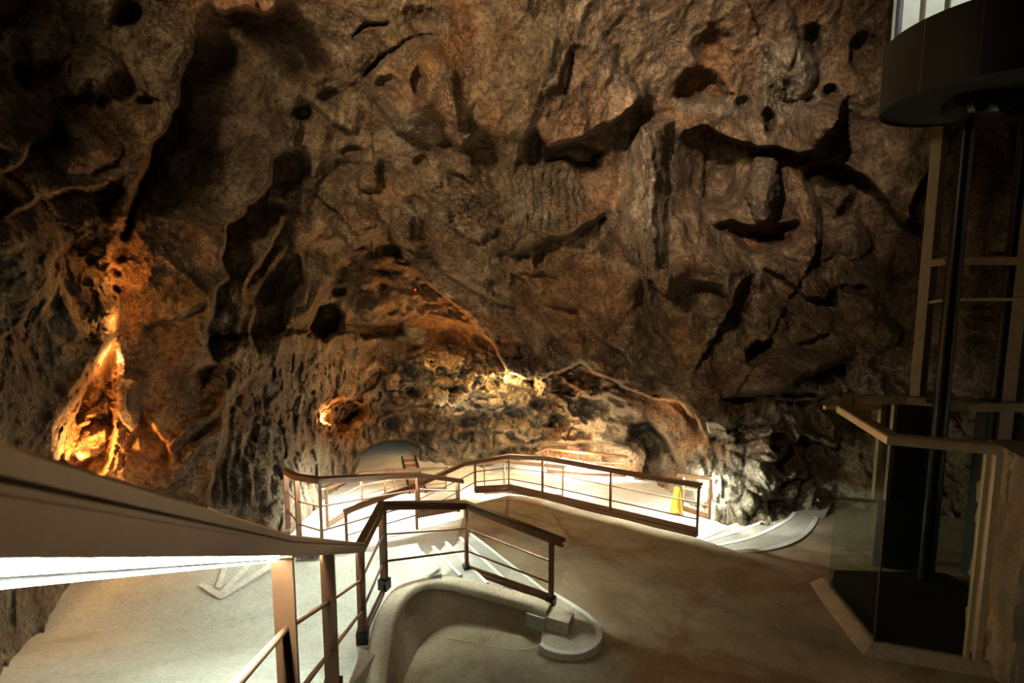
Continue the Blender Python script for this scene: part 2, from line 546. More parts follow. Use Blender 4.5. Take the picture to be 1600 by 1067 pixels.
def strata(cx, cy, rx, ry, period, amp, slope=0.0):
    q = np.hypot((U - cx) / rx, (V - cy) / ry)
    w = sm(1.2 - q, 0, 0.6)
    ph = (WV + slope * (U - cx) + wob[:, 1] * 10) / period
    D[:] += amp * w * (ph - np.floor(ph)) * S

# ---- left wall and the lamp-lit crevice
edge([(322,20),(300,90),(283,130),(278,165),(240,225),(222,285),(205,345)], .35,60, 1.3,95)
poly([(240,225),(228,290),(214,345),(205,375),(196,360),(206,300),(222,250)], .8, 8)
poly([(185,505),(163,545),(130,597),(97,668),(80,730),(100,752),(165,752),(178,700),(186,640),(197,570)], 1.15, 14)
poly([(178,365),(240,400),(236,440),(222,480),(208,545),(190,540),(170,510),(178,440)], .25, 20)
edge([(185,500),(160,548),(128,596),(96,668),(78,732)], .25,30, .25,25)
edge([(270,745),(262,700),(235,660),(222,640)], .1,20, .35,40)
ell(204,632,18,44,-1.1,-.1,.8)
ridge([(182,575),(176,620),(164,660),(158,700)], .5, 9)
ell(138,652,13,6,-.4,-.4); ell(132,664,11,7,-.4); ell(150,690,26,24,-.35); ell(118,715,24,10,-.4)
poly([(185,540),(178,600),(160,640),(140,640),(160,590),(172,555)], .6, 12)
ell(190,332,20,26,-.35); ell(188,400,14,14,.35); ell(183,430,9,9,.3); ell(182,455,8,7,.3); ell(196,372,9,12,.4)
edge([(200,280),(160,294),(110,298),(60,310),(0,345)], .12,60, .6,60)
edge([(102,182),(78,212),(28,255),(-5,285)], .12,60,.5,60)
edge([(135,350),(75,410),(66,460),(30,510),(-10,545)], .12,70, .6,70)
edge([(150,120),(120,150),(60,165),(0,190)], .08,40, .3,40)
edge([(190,100),(170,120),(160,150),(145,165)], .15,25, .25,25)
ell(195,22,26,24,.6); ell(30,95,18,45,.45); ell(230,160,20,10,.35); ell(95,215,18,40,.45,-.4)
ell(55,60,70,45,-.35); ell(140,110,55,45,-.3); ell(130,230,60,45,-.3); ell(40,400,60,90,-.3)
edge([(450,-4),(432,18),(408,23),(385,10),(352,26),(318,8)], .7,45, .7,60)
# ---- big slab right of the crevice
edge([(490,226),(455,238),(428,247),(424,284),(388,318),(380,335),(352,357),(348,395),(355,430),(341,458),(327,505),(322,540),(340,572)], .4,50, 1.25,62, taper=.1)
edge([(452,332),(430,375),(405,412),(384,440),(382,470),(397,484),(392,515),(395,540),(404,562)], .35,16, 1.0,38)
poly([(418,428),(392,466),(410,480),(455,470),(480,440),(470,402),(452,378)], .85, 12)
ridge([(515,385),(508,440),(482,480),(457,500),(438,535),(420,590)], .5,13)
poly([(487,490),(500,474),(525,474),(541,495),(536,520),(505,532),(480,526)], 1.5, 10)
poly([(440,428),(462,395),(464,420),(450,442)], -.35, 8)
ridge([(242,415),(230,440),(205,470)], .15, 10)
edge([(330,470),(290,485),(250,500),(215,515)], .12,30,.18,30)
edge([(400,575),(378,610),(352,650),(345,690),(338,720),(325,770),(318,810)], .3,30, .6,38)
ridge([(385,555),(370,594),(349,637),(312,652),(283,675),(265,697),(238,723)], .32,11)
ridge([(348,662),(301,702),(283,738),(233,778)], .28,9)
poly([(304,580),(322,569),(340,572),(332,600),(318,612)], .45, 12)
poly([(350,642),(310,662),(290,690),(295,695),(325,680),(345,662)], .25, 10)
for (x0, x1) in ((352,346),(366,362),(384,378),(402,396),(420,424)):
    edge([(x0,560+ (x0-350)*.8),(x0+8,640),(x1,720),(x1-4,800)], .10,10,.14,10)
# ---- recess between slab and centre
edge([(605,345),(590,366),(555,387),(530,370),(508,345)], .45,40,.7,45)
edge([(662,370),(646,388),(625,381),(610,345)], .4,30,.6,35)
ell(555,345,40,36,-.35); ell(632,350,24,36,-.35)
for (x,y,r,h) in ((540,425,20,.5),(575,440,22,-.4),(600,470,24,-.4),(578,485,20,-.5),(610,420,20,.5),(530,455,14,.4),(560,405,16,.5),(625,450,16,.35),(590,425,14,.35)):
    ell(x,y,r,r*.85,h)
poly([(545,506),(630,504),(634,524),(560,527)], .8, 8)
ell(510,290,20,38,.5); ell(490,320,14,30,.4); ell(540,265,26,18,.4); ell(575,280,22,20,-.35)
edge([(560,215),(520,195),(490,165),(470,150),(455,165)], .2,20,.35,25)
ell(475,177,17,15,.8); ell(515,150,20,14,.5)
ell(600,270,16,20,.45); ell(548,240,18,12,.4)
# ---- central hanging mass, its long lower lip
edge([(1108,695),(1090,655),(1060,627),(1016,622),(982,607),(935,583),(905,566),(885,577),(858,586),(830,590),(797,582),(762,530),(732,494),(675,446),(645,416),(618,380),(598,338)], .95,60, 1.5,45, soft=2, taper=.05)
edge([(830,482),(777,471),(732,447),(690,425),(679,380),(668,345),(640,308)], .3,26,.4,26)
edge([(1012,592),(972,550),(930,524),(894,481),(858,476),(815,440),(790,408)], .25,26,.4,26)
edge([(905,568),(880,542),(850,510),(840,480),(815,428)], .18,20,.3,22)
edge([(1070,592),(1050,545),(1026,518),(1010,475),(1004,430),(976,395),(960,348)], .3,40,.6,70)
edge([(962,352),(940,337),(915,352),(890,372),(862,373),(830,386),(800,396),(768,385)], .4,30,.6,34)
edge([(880,440),(850,425),(830,430),(800,425)], .15,18,.3,20)
ell(900,450,80,60,.55); ell(842,405,9,18,.4,.25); ell(955,560,22,14,.35); ell(880,545,24,24,.45); ell(790,540,30,22,.35); ell(820,555,22,18,.35)
edge([(785,350),(775,375),(800,390),(790,355)], .1,10,.2,12)
ridge([(838,300),(825,330),(800,355),(793,372)], .25,7)
ell(855,310,60,60,-.4)
flutes(860,305,62,62,13,.16)
flutes(845,355,40,30,9,.12,.2)
poly([(848,246),(868,233),(905,222),(940,232),(936,264),(900,267),(880,256),(852,258)], 1.1, 12)
edge([(1020,148),(990,170),(957,190),(925,205),(889,220),(857,230),(843,215),(833,188)], .55,60,.9,42)
poly([(823,205),(833,196),(848,212),(845,262),(828,268),(822,240)], .6, 10)
ell(760,250,26,48,.6); ell(780,280,18,30,.35)
ridge([(866,25),(860,105),(838,165),(820,200),(802,250),(795,300)], .3,14)
edge([(900,60),(880,110),(868,150)], .15,20,.25,25)
# centre bulge
edge([(746,192),(741,218),(722,231),(705,225),(690,200),(672,191),(655,207),(622,211),(600,180),(577,148),(585,112),(622,80)], .4,38,.6,32, taper=.08)
poly([(577,145),(582,115),(622,82),(652,63),(690,61),(725,100),(742,170),(744,200),(728,228),(700,215),(672,190),(655,205),(625,210),(597,177)], -.3, 26)
poly([(690,48),(650,60),(615,82),(578,112),(566,118),(585,95),(625,68),(660,52)], .5, 5)
ell(607,129,19,13,.5); ell(655,128,12,34,.45); ell(658,249,16,10,.45); ell(697,224,20,7,.35)
ell(660,170,16,14,-.2)
poly([(552,58),(575,38),(606,31),(604,37),(577,46)], .5, 4)
ell(660,35,38,28,.45); ell(560,95,22,20,-.2)
strata(725,315,65,48,9,.16,-.12)
strata(700,400,60,40,8,.10,-.1)
edge([(780,355),(760,320),(740,290),(700,262)], .3,30,.35,30)
edge([(760,385),(720,365),(690,345),(672,320),(640,292)], .3,22,.4,24)
# ---- main column and its bowl
poly([(985,178),(1056,183),(1051,235),(1048,300),(1082,342),(1086,375),(1130,385),(1178,420),(1160,440),(1140,474),(1122,445),(1085,436),(1040,460),(1005,425),(975,395),(960,350),(955,320),(975,255)], -.38, 18)
poly([(985,175),(1056,182),(1051,235),(1048,300),(1050,400),(1030,440),(1000,410),(962,330),(976,255)], -.60, 24)
edge([(1184,420),(1166,437),(1146,473),(1128,448),(1085,437),(1038,461),(1003,424)], .3,30,.9,42)
flutes(1015,290,48,150,15,.20)
flutes(1018,390,30,45,8,.20)
poly([(1054,215),(1076,202),(1120,225),(1168,235),(1166,262),(1166,325),(1140,345),(1095,345),(1062,320),(1051,295)], 1.5, 42)
ell(1193,292,27,56,-1.4,0,.5)
flutes(1193,290,24,50,10,.06)
edge([(1327,140),(1312,190),(1275,232),(1250,242),(1215,233),(1180,227),(1150,220),(1103,201),(1062,212)], .65,48,1.0,40)
poly([(1048,132),(1065,108),(1090,102),(1120,115),(1152,145),(1142,161),(1080,166),(1052,161)], 1.2, 16)
ell(1110,68,32,30,.6); ell(1163,160,13,13,.8); ell(1203,190,10,22,1.0,0,.6); ell(1273,62,15,26,.9); ell(1298,143,14,14,.6); ell(1268,160,14,12,.5); ell(1350,85,26,34,.8)
ell(1240,110,40,46,-.45); ell(1225,70,22,60,-.3); ell(1275,190,40,35,-.35); ell(1262,225,30,22,-.3)
flutes(1218,150,26,35,7,.15)
edge([(1445,352),(1420,359),(1400,346),(1385,318),(1355,280),(1300,254),(1248,263)], .6,60,1.3,75)
poly([(1252,265),(1285,262),(1275,300),(1255,292)], .6, 10)
poly([(1275,300),(1308,272),(1345,300),(1322,330),(1302,346)], -.5, 14)
ell(1335,375,30,30,-.4); ell(1265,380,50,30,-.3)
poly([(1128,360),(1180,352),(1235,365),(1244,378),(1200,386),(1176,400),(1150,381)], 1.2, 13)
edge([(1258,344),(1220,351),(1190,354),(1150,350),(1100,347)], .3,40,.5,30)
edge([(1312,446),(1290,468),(1258,465),(1216,430),(1184,418)], .45,42,.7,32)
ridge([(1176,425),(1190,455),(1212,482),(1236,520)], .55,13)
poly([(1164,546),(1180,528),(1211,530),(1208,546),(1186,569),(1165,571)], 1.1, 11)
ell(1250,585,95,42,-.4)
edge([(1345,556),(1300,571),(1258,587),(1232,605),(1172,619),(1125,628)], .35,40,.6,32)
edge([(1300,520),(1280,530),(1240,540)], .15,15,.25,15)
ell(1345,455,14,10,.5); ell(1325,452,12,8,.4); ell(1410,420,30,40,.5); ell(1370,520,40,30,-.3)
# lower right wall
edge([(1340,700),(1290,690),(1240,690),(1200,730)], .2,30,.25,30)
edge([(1262,745),(1225,752),(1202,768),(1196,806)], .12,30,.3,26)
ell(1220,685,16,10,.5); ell(1260,690,12,8,.5); ell(1215,700,10,8,.4)
# ---- rubble slope at the back
for (x,y,rx,ry,h) in ((690,578,10,10,.6),(640,610,14,9,.8),(650,614,16,10,.7),(609,661,14,11,.9),(655,682,20,10,1.0),(740,655,20,12,1.0),(803,645,16,10,1.0),(731,682,14,9,.8),(662,652,6,6,.7),(844,630,14,10,.8),(712,610,16,8,.6),(875,660,18,14,.7),(920,640,16,16,.6),(770,600,16,10,.5),(640,580,12,10,.5),(720,636,12,8,.7)):
    ell(x,y,rx*1.1,ry*1.1,h*.6)
ell(720,600,120,55,-.6); ell(690,560,60,25,-.4)
poly([(494,640),(528,622),(560,620),(575,637),(571,655),(547,676),(510,689),(495,668)], .9, 16)
edge([(575,640),(545,622),(520,624),(492,645)], .3,20,.1,20)
poly([(530,657),(556,643),(572,640),(562,652),(542,664)], .8, 5)
ridge([(515,650),(530,634),(552,630)], .5, 6); ell(512,668,14,10,-.5); ell(525,640,7,5,.4)
poly([(556,732),(565,706),(580,696),(620,688),(656,698),(656,716),(646,736),(652,800),(548,800)], 5.5, 7)
edge([(990,704),(930,690),(880,691),(830,696),(790,698),(755,712)], .5,30,.3,30)
edge([(760,745),(740,722),(700,735),(665,752)], .3,20,.5,30)
edge([(1074,748),(1057,712),(1037,680),(1013,657),(988,662),(976,694)], .35,30,1.2,48)
ell(848,600,12,27,-.9,0,.7); flutes(848,600,12,25,6,.08)
edge([(1003,656),(975,630),(955,617),(920,619),(893,612)], .3,26,.5,28)
edge([(905,612),(880,600),(870,585)], .2,14,.3,16)
ell(905,680,26,16,.5); ell(930,600,12,22,.4); ell(965,590,14,18,.35)

# ---- natural roughness, in the rock's own space
P1 = unproj(T0 + D)
rub = sm(1.25 - np.hypot((U - 740) / 190, (V - 625) / 90), 0, .5)
rub = np.maximum(rub, 1.0 * sm(1.2 - np.hypot((U - 1180) / 100, (V - 730) / 90), 0, .5))
rub = np.maximum(rub, .55 * sm(1.2 - np.hypot((U - 470) / 110, (V - 690) / 150), 0, .5))
warp = np.stack([fbm(P1 * .8, 2, seed=21), fbm(P1 * .8 + 9, 2, seed=22), fbm(P1 * .8 - 7, 2, seed=23)], 1)
Q = P1 + warp * .6
N = np.zeros(len(U))
N += .26 * fbm(Q * .6, 3, seed=31)
N -= .33 * ridged(Q * np.array([.75, .75, .55]), 3, seed=41) * (1 - .45 * rub)
N -= .13 * ridged(Q * 2.1 + 3, 3, seed=51)
N += .075 * fbm(P1 * 4.5, 4, gain=.6, seed=61)
rub = np.maximum(rub, .9 * sm(1.25 - np.hypot((U - 535) / 60, (V - 655) / 45), 0, .4))
rub = np.maximum(rub, .22 * sm(1.25 - np.hypot((U - 140) / 70, (V - 680) / 70), 0, .4))
d1, d2, idv = cells(Q * 1.9, 5)
N += rub * (.46 * (idv - .5) + .30 * (d1 - .5) - .14 * np.minimum(d2 - d1, .25) * 4 + .1)
d1b, d2b, idb = cells(P1 * 4.6 + warp, 9)
N += rub * (.20 * (idb - .5) + .12 * d1b)
N += (1 - rub) * .030 * (np.exp(-(d2b - d1b) / .06))
N += .022 * fbm(P1 * 17, 3, gain=.6, seed=71)
quiet = np.ones(len(U))
for cx, cy, rx, ry, k in ((1020,300,60,140,.6),(1193,290,30,55,.6),(270,560,90,140,.4),(850,310,70,70,.3),(1250,580,90,45,.4)):
    quiet *= 1 - k * sm(1.2 - np.hypot((U - cx) / rx, (V - cy) / ry), 0, .5)
T = T0 + D + N * quiet * (.55 + .45 * S) 
T = np.maximum(T, 1.6)
PT = unproj(T)

# tone patches: red = ochre, green = pale calcite and painted light, blue = darker
TONES = np.zeros((len(U), 4), np.float32); TONES[:, 3] = 1
def tone_patch(ch, cx, cy, rx, ry, k, rot=0):
    c, s = math.cos(rot), math.sin(rot)
    x = WU - cx; y = WV - cy
    q = np.hypot((x * c + y * s) / rx, (-x * s + y * c) / ry) + .35 * fbm(P1 * 2.2, 3, seed=90 + ch)
    TONES[:, ch] = np.maximum(TONES[:, ch], k * sm(1.25 - q, 0, .5))
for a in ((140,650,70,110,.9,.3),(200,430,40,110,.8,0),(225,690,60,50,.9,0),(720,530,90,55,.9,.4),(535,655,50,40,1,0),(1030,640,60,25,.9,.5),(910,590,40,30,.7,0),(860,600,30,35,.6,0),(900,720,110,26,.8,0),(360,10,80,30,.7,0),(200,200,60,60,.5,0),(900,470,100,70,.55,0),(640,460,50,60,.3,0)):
    tone_patch(0, *a)
for a in ((740,600,110,50,.75,.3),(800,650,60,35,.6,0),(645,525,22,12,1,0),(840,595,26,20,.7,0),(700,715,60,30,.6,0),(1150,765,95,50,1.0,0),(470,760,80,60,.45,0),(400,730,60,70,.35,0),(1235,120,50,60,.6,0),(1120,165,70,14,.6,0),(640,205,40,25,.5,0),(680,340,50,12,.7,.3),(1050,700,50,50,.4,.6),(1290,785,80,35,.85,0),(950,650,60,40,.4,0),(1015,300,45,120,.3,0),(1193,290,25,50,.35,0),(855,310,55,55,.3,0),(890,568,40,8,.7,0),(980,680,60,40,.4,0)):  # boulder and lower right patches paint in white tube light
    tone_patch(1, *a)
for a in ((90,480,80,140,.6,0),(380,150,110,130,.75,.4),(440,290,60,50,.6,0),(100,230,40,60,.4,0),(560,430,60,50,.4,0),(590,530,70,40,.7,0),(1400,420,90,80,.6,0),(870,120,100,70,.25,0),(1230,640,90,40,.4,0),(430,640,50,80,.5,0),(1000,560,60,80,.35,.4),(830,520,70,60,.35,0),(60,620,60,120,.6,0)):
    tone_patch(2, *a)

# ---- cut into the room's surfaces and its dripstones
def inside(pts, x, y):
    pts = np.array(pts, float); r = np.zeros(len(x), bool); n = len(pts)
    for i in range(n):
        a = pts[i]; b = pts[(i + 1) % n]
        if a[1] == b[1]: continue
        r ^= ((a[1] > y) != (b[1] > y)) & (x < (b[0] - a[0]) * (y - a[1]) / (b[1] - a[1]) + a[0])
    return r
ii, jj = np.meshgrid(np.arange(NV - 1), np.arange(NU - 1), indexing='ij')
v00 = (ii * NU + jj).ravel()
faces = np.stack([v00, v00 + NU, v00 + NU + 1, v00 + 1], 1)
fu = WU[faces].mean(1); fv = WV[faces].mean(1)
lab = np.full(len(faces), 0)
left_edge = [(490,226),(455,238),(428,247),(424,284),(388,318),(380,335),(352,357),(348,395),(355,430),(341,458),(327,505),(322,540),(345,572),(400,575),(378,610),(352,650),(345,690),(338,720),(325,770),(318,810),(330,1400)]
lab[inside([(300,-900),(330,0),(420,120)] + left_edge + [(-900,1400),(-900,-900)], fu, fv)] = 1
right_edge = [(1500,-900),(1445,0),(1440,352),(1420,358),(1400,346),(1385,318),(1355,280),(1340,330),(1310,446),(1290,468),(1236,520),(1240,560),(1232,605),(1172,619),(1125,628),(1092,660),(1074,748),(1074,1400)]
lab[inside(right_edge + [(2600,1400),(2600,-900)], fu, fv)] = 2
lip = [(345,572),(322,540),(341,458),(352,400),(400,470),(500,440),(598,338),(618,380),(675,446),(732,494),(762,530),(797,582),(830,590),(858,586),(885,577),(905,566),(935,583),(982,607),(1016,622),(1060,627),(1092,658)]
lab[inside(lip + [(1100,1400),(300,1400),(318,810),(338,720),(352,650),(400,575)], fu, fv) & (lab == 0)] = 3
drips = {
 4: [(985,178),(1056,183),(1051,235),(1048,300),(1052,400),(1034,442),(1003,412),(962,332),(976,255)],
 5: [(1168,262),(1176,244),(1193,236),(1210,246),(1220,280),(1219,310),(1208,338),(1192,348),(1174,338),(1166,310)],
 6: [(802,275),(850,256),(905,262),(914,300),(908,345),(862,368),(815,375),(800,330)],
 7: [(838,583),(848,574),(860,582),(862,615),(852,628),(840,622)],
 8: [(186,605),(200,590),(216,612),(222,645),(214,668),(203,674),(190,650)],
}
for k, pts in drips.items(): lab[inside(pts, fu, fv)] = k
names = {0: ('ceiling', None), 1: ('wall_left', None), 2: ('wall_right', None), 3: ('wall_back', None),
 4: ('stalactite', 'tall fluted stalactite column hanging in the middle of the overhanging rock'),
 5: ('stalactite', 'short rounded stalactite knob hanging below the pale pitted rock ledge'),
 6: ('flowstone', 'wide fluted curtain of flowstone left of the tall stalactite column'),
 7: ('stalagmite', 'small pale lit stalagmite under the lower lip of the overhang'),
 8: ('stalactite', 'orange-lit teardrop stalactite hanging beside the glowing crevice lamp')}
# smooth normals of the whole surface, so that the cuts leave no seam
e1 = PT[faces[:, 2]] - PT[faces[:, 0]]; e2 = PT[faces[:, 3]] - PT[faces[:, 1]]
fn = np.cross(e1, e2)
vn = np.zeros_like(PT)
for k in range(4): np.add.at(vn, faces[:, k], fn)
vn /= np.linalg.norm(vn, axis=1, keepdims=True) + 1e-12
def cut(k):
    name, label = names[k]
    f = faces[lab == k]
    used, inv = np.unique(f, return_inverse=True)
    f2 = inv.reshape(-1, 4).astype(np.int32)
    me = bpy.data.meshes.new(name)
    me.vertices.add(len(used)); me.vertices.foreach_set('co', PT[used].astype(np.float32).ravel())
    me.loops.add(len(f2) * 4); me.loops.foreach_set('vertex_index', f2.ravel())
    me.polygons.add(len(f2)); me.polygons.foreach_set('loop_start', np.arange(0, len(f2) * 4, 4, dtype=np.int32))
    me.update(calc_edges=True)
    me.polygons.foreach_set('use_smooth', np.ones(len(f2), bool))
    ca = me.color_attributes.new('mineral_and_light', 'FLOAT_COLOR', 'POINT')
    ca.data.foreach_set('color', TONES[used].ravel())
    me.normals_split_custom_set_from_vertices(vn[used].astype(np.float32))
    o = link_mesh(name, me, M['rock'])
    if label: tag(o, label, name)
    else: tag(o, kind='structure')
    return o
for k in names: cut(k)

def rock_at(px, py):
    """nearest point of the finished rock surface on a sight line"""
    i = np.argmin((U - px) ** 2 + (V - py) ** 2)
    return Vector(PT[i])

# ================================================================== floors
def grid_surface(name, mat, outline, zf, step=0.22, depth=0.9, amp=0.012, kind='structure', label=None, cat=None):
    """a floor slab over an outline (x, y), its top following zf(Y)"""
    bm = bmesh.new()
    vs_ = [bm.verts.new((p[0], p[1], 0)) for p in outline]
    f = bm.faces.new(vs_)
    xs = [p[0] for p in outline]; ys = [p[1] for p in outline]
    def cutall(no, lo, hi):
        k = lo + step
        while k < hi:
            co = Vector(no) * k
            bmesh.ops.bisect_plane(bm, geom=bm.verts[:] + bm.edges[:] + bm.faces[:], plane_co=co, plane_no=no)
            k += step
    cutall((1, 0, 0), min(xs), max(xs)); cutall((0, 1, 0), min(ys), max(ys))
    bmesh.ops.triangulate(bm, faces=[f for f in bm.faces if len(f.verts) > 4])
    top = bm.faces[:]
    bnd = [e for e in bm.edges if len(e.link_faces) == 1]
    r = bmesh.ops.extrude_edge_only(bm, edges=bnd)
    low = [v for v in r['geom'] if isinstance(v, bmesh.types.BMVert)]
    lows = set(low)
    for v in bm.verts:
        z = zf(v.co.y)
        if v in lows: v.co.z = z - depth
        else: v.co.z = z + amp * math.sin(v.co.x * 2.1 + 1.3 * math.sin(v.co.y * 1.1)) * math.cos(v.co.y * 1.7)
    o = obj(name, bm, mat, smooth=40)
    return tag(o, label, cat, kind=kind)

def xy(p): return (p.x, p.y)
fl = lambda px, py: xy(on(px, py, z_floor))
top_curve = [onp for onp in catmull([on(1150, 862, z_floor), on(1200, 857, z_floor), on(1240, 844, z_floor), on(1264, 825, z_floor), on(1276, 803, z_floor), on(1283, 786, z_floor)], 6)]
floor_outline = ([(-0.9, 1.4), (8.5, 1.4), (9.5, 9.5), xy(on(1320, 782, z_floor))]
    + [xy(p) for p in reversed(top_curve)]
    + [fl(1094, 843), fl(955, 807), fl(848, 777), fl(795, 773), fl(742, 787), fl(722, 812), (-0.95, 7.2), (-1.1, 5.0)])
grid_surface('floor', M['floor'], floor_outline, z_floor, 0.3, 1.6)
grid_surface('floor_lower_walk', M['low'], [(-9, 7.0), (9, 7.0), (9, 26), (-9, 26)], z_low, 0.8, 0.5)
# upper path on the left, with the white arrow
path_outline = [(-9, 1.6), (-1.05, 1.6), xy(on(596, 1010, z_path)), xy(on(612, 955, z_path)), xy(on(640, 915, z_path)), xy(on(690, 897, z_path)),
                xy(on(658, 862, z_path)), xy(on(652, 849, z_path)), xy(on(497, 874, z_path)), xy(on(462, 868, z_path)), xy(on(446, 858, z_path)),
                (-6.5, 8.5), (-9, 8.5)]
grid_surface('floor_upper_path', M['path'], path_outline, z_path, 0.2, 1.8)

def painted(name, pts, mat, label, cat, lift=0.006, zf=z_path):
    """thin painted marking that follows the ground"""
    bm = bmesh.new()
    for kq, quad in enumerate(pts):
        A, B, C_, D_ = [on(*p, zf) for p in quad]
        n = 6
        for i in range(n):
            q = []
            for (P, Q_, t) in ((A, B, i / n), (A, B, (i + 1) / n), (D_, C_, (i + 1) / n), (D_, C_, i / n)):
                v = P.lerp(Q_, t); v.z = zf(v.y) + lift + .003 * kq
                q.append(bm.verts.new(v))
            bm.faces.new(q)
    o = obj(name, bm, mat)
    return tag(o, label, cat)
painted('painted_arrow', [[(336,934),(345,938),(398,880),(391,878)], [(345,930),(349,938),(460,868),(452,864)],
                          [(309,917),(318,913),(348,930),(340,937)], [(336,921),(346,922),(360,876),(352,876)]],
        M['worn_paint'], 'faded white arrow painted on the pale path beyond the near railing', 'floor marking', 0.02)

# ================================================================== stairs up from the brown floor to the path
st = empty('staircase', on(780, 880, z_floor), 'low concrete stairs with white nosings behind the curved parapet', 'stairs')
zt = EZ - 3.30
far = [(658, 863), (680, 853), (700, 846), (722, 839), (738, 833)]
near_ = [(690, 897), (727, 902), (768, 914), (806, 917), (865, 930)]
for k in range(1, 5):
    z = zt - 0.135 * k
    f0, n0 = onz(*far[0], zt), onz(*near_[0], zt)
    f1 = onz(*far[k], z); n1 = onz(*near_[k], z)
    n1b = n1 - (n1 - f1).normalized() * .07
    bm = bmesh.new()
    slab_bm(bm, [Vector((f0.x, f0.y, z)), f1, n1b, Vector((n0.x, n0.y + .03, z))], .2 + .0 * k)
    obj('step', bm, M['step'], st)
    bm = bmesh.new()
    s = Vector((n1b.y - f1.y, -(n1b.x - f1.x), 0)).normalized()
    if s.x < 0: s = -s
    bar_bm(bm, f1 - s * .035 + Vector((0, 0, .004)), n1b - s * .035 + Vector((0, 0, .004)), .036, .010, s)
    obj('nosing', bm, M['white_paint'], st, 'white painted step edge')
f0 = onz(*far[0], zt); n0 = onz(*near_[0], zt)
bm = bmesh.new(); n0 = n0.lerp(f0, .07); bar_bm(bm, f0 + Vector((0, 0, .004)), n0 + Vector((0, 0, .004)), .036, .010); obj('nosing', bm, M['white_paint'], st, 'white painted step edge')
# rounded bottom step wrapping the end of the parapet
zb = EZ - 3.75
rim_px = [(858, 924), (890, 943), (917, 961), (933, 979), (937, 995), (927, 1010), (905, 1020), (878, 1020), (856, 1014), (845, 1006)]
rim = catmull([onz(px, py, zb) for px, py in rim_px], 6)
inn = [onz(864, 952, zb), onz(800, 900, zb)]
bm = bmesh.new(); slab_bm(bm, [p - Vector((0, 0, .02)) for p in rim] + [onz(848, 975, zb - .02), onz(842, 940, zb - .02)], .35)
obj('bottom_step', bm, M['rim'], st, 'rounded bottom step', smooth=40)
bm = bmesh.new(); sweep_bm(bm, rim, [(-.035, -.30), (-.035, -.01), (-.02, .006), (.02, .006), (.035, -.01), (.06, -.30)])
obj('curb', bm, M['rim'], st, 'curved cream curb', smooth=50)
bm = bmesh.new(); sweep_bm(bm, [p + Vector((0, 0, .007)) for p in rim], [(-.026, -.004), (-.026, .004), (.026, .004), (.026, -.004)])
obj('nosing', bm, M['white_paint'], st, 'white painted curved step edge', smooth=50)

# curved steps on the right, down to the lower walk
st2 = empty('staircase', on(1180, 850, z_floor), 'curved white-edged steps below the pale boulder at right', 'stairs')
zc = z_floor(8.0)
lines = [[(1112, 852), (1135, 848), (1180, 836), (1226, 813), (1240, 800)],
         [(1096, 846), (1130, 836), (1165, 824), (1195, 812), (1206, 800)],
         [(1092, 842), (1120, 830), (1150, 818), (1172, 811), (1185, 800)]]
for k, ln in enumerate(lines):
    z = zc - .12 * (k + 1)
    p = catmull([onz(*q, z) for q in ln], 5)
    back = [Vector((x, y, z)) for x, y in [xy(on(1300, 790, z_floor)), xy(on(1276, 830, z_floor)), xy(on(1240, 870, z_floor)), xy(on(1150, 880, z_floor)), xy(on(1105, 862, z_floor))]]
    bm = bmesh.new(); slab_bm(bm, p + back, .3); obj('step', bm, M['step'], st2)
    bm = bmesh.new(); sweep_bm(bm, [q + Vector((0, 0, .003)) for q in p], [(-.01, -.012), (-.01, .005), (.055, .005), (.055, -.012)])
    obj('nosing', bm, M['white_paint'], st2, 'white painted step edge')
tc = [Vector((p.x, p.y, z_floor(p.y) + .012)) for p in top_curve[:-6]]
bm = bmesh.new(); sweep_bm(bm, tc, [(-.02, -.15), (-.02, .004), (.06, .004), (.06, -.03)]); obj('nosing', bm, M['white_paint'], st2, 'long curved white edge', smooth=50)

# ================================================================== curved parapet
par = empty('parapet', on(690, 990, z_floor), 'low curved plastered parapet with a cream rounded rim', 'parapet')
rim_c = [((548, 1290), 2.75), ((582, 1067), 3.72), ((591, 1010), 4.15), ((604, 955), 4.62), ((627, 921), 5.1), ((657, 906), 5.5),
         ((692, 904), 5.72), ((736, 912), 5.8), ((790, 926), 5.72), ((832, 938), 5.6), ((858, 949), 5.52)]
pc = catmull([at(*p, t) for p, t in rim_c], 8)
def wall_sweep(path, halves, wtop, taper):
    bm = bmesh.new(); rings = []
    for i, p in enumerate(path):
        d = (path[min(i + 1, len(path) - 1)] - path[max(i - 1, 0)]); d.z = 0; d.normalize()
        s = Vector((d.y, -d.x, 0))
        zf_ = z_floor(p.y) - .12
        h = p.z - zf_
        ring = []
        prof = [(-wtop, None)] + [(wtop + taper * k, k) for k in np.linspace(0.0, 1.0, 12)]
        ring.append(bm.verts.new(Vector((p.x, p.y, zf_)) - s * (wtop - .02)))
        ring.append(bm.verts.new(p - s * (wtop - .02) - Vector((0, 0, .02))))
        for k in np.linspace(0, 1, 14):
            w = wtop - .02 + taper * k ** 1.4
            q = Vector((p.x, p.y, p.z - .02 - (h - .02) * k)) + s * w
            n_ = .022 * math.sin(q.x * 5 + q.z * 7) * math.sin(q.y * 6 - q.z * 4)
            ring.append(bm.verts.new(q + s * n_))
        rings.append(ring)
    n = len(rings[0])
    for A, B in zip(rings, rings[1:]):
        for k in range(n): bm.faces.new((A[k], A[(k + 1) % n], B[(k + 1) % n], B[k]))
    bm.faces.new(rings[0][::-1]); bm.faces.new(rings[-1])
    return bm
obj('body', wall_sweep(pc, None, .085, .09), M['plaster'], par, 'rough tan plaster face', smooth=60)
bm = bmesh.new()
sweep_bm(bm, [p + Vector((0, 0, -.035)) for p in pc], [(-.09, -.03), (-.09, .015), (-.075, .036), (-.045, .045), (.045, .045), (.075, .036), (.093, .01), (.093, -.05)])
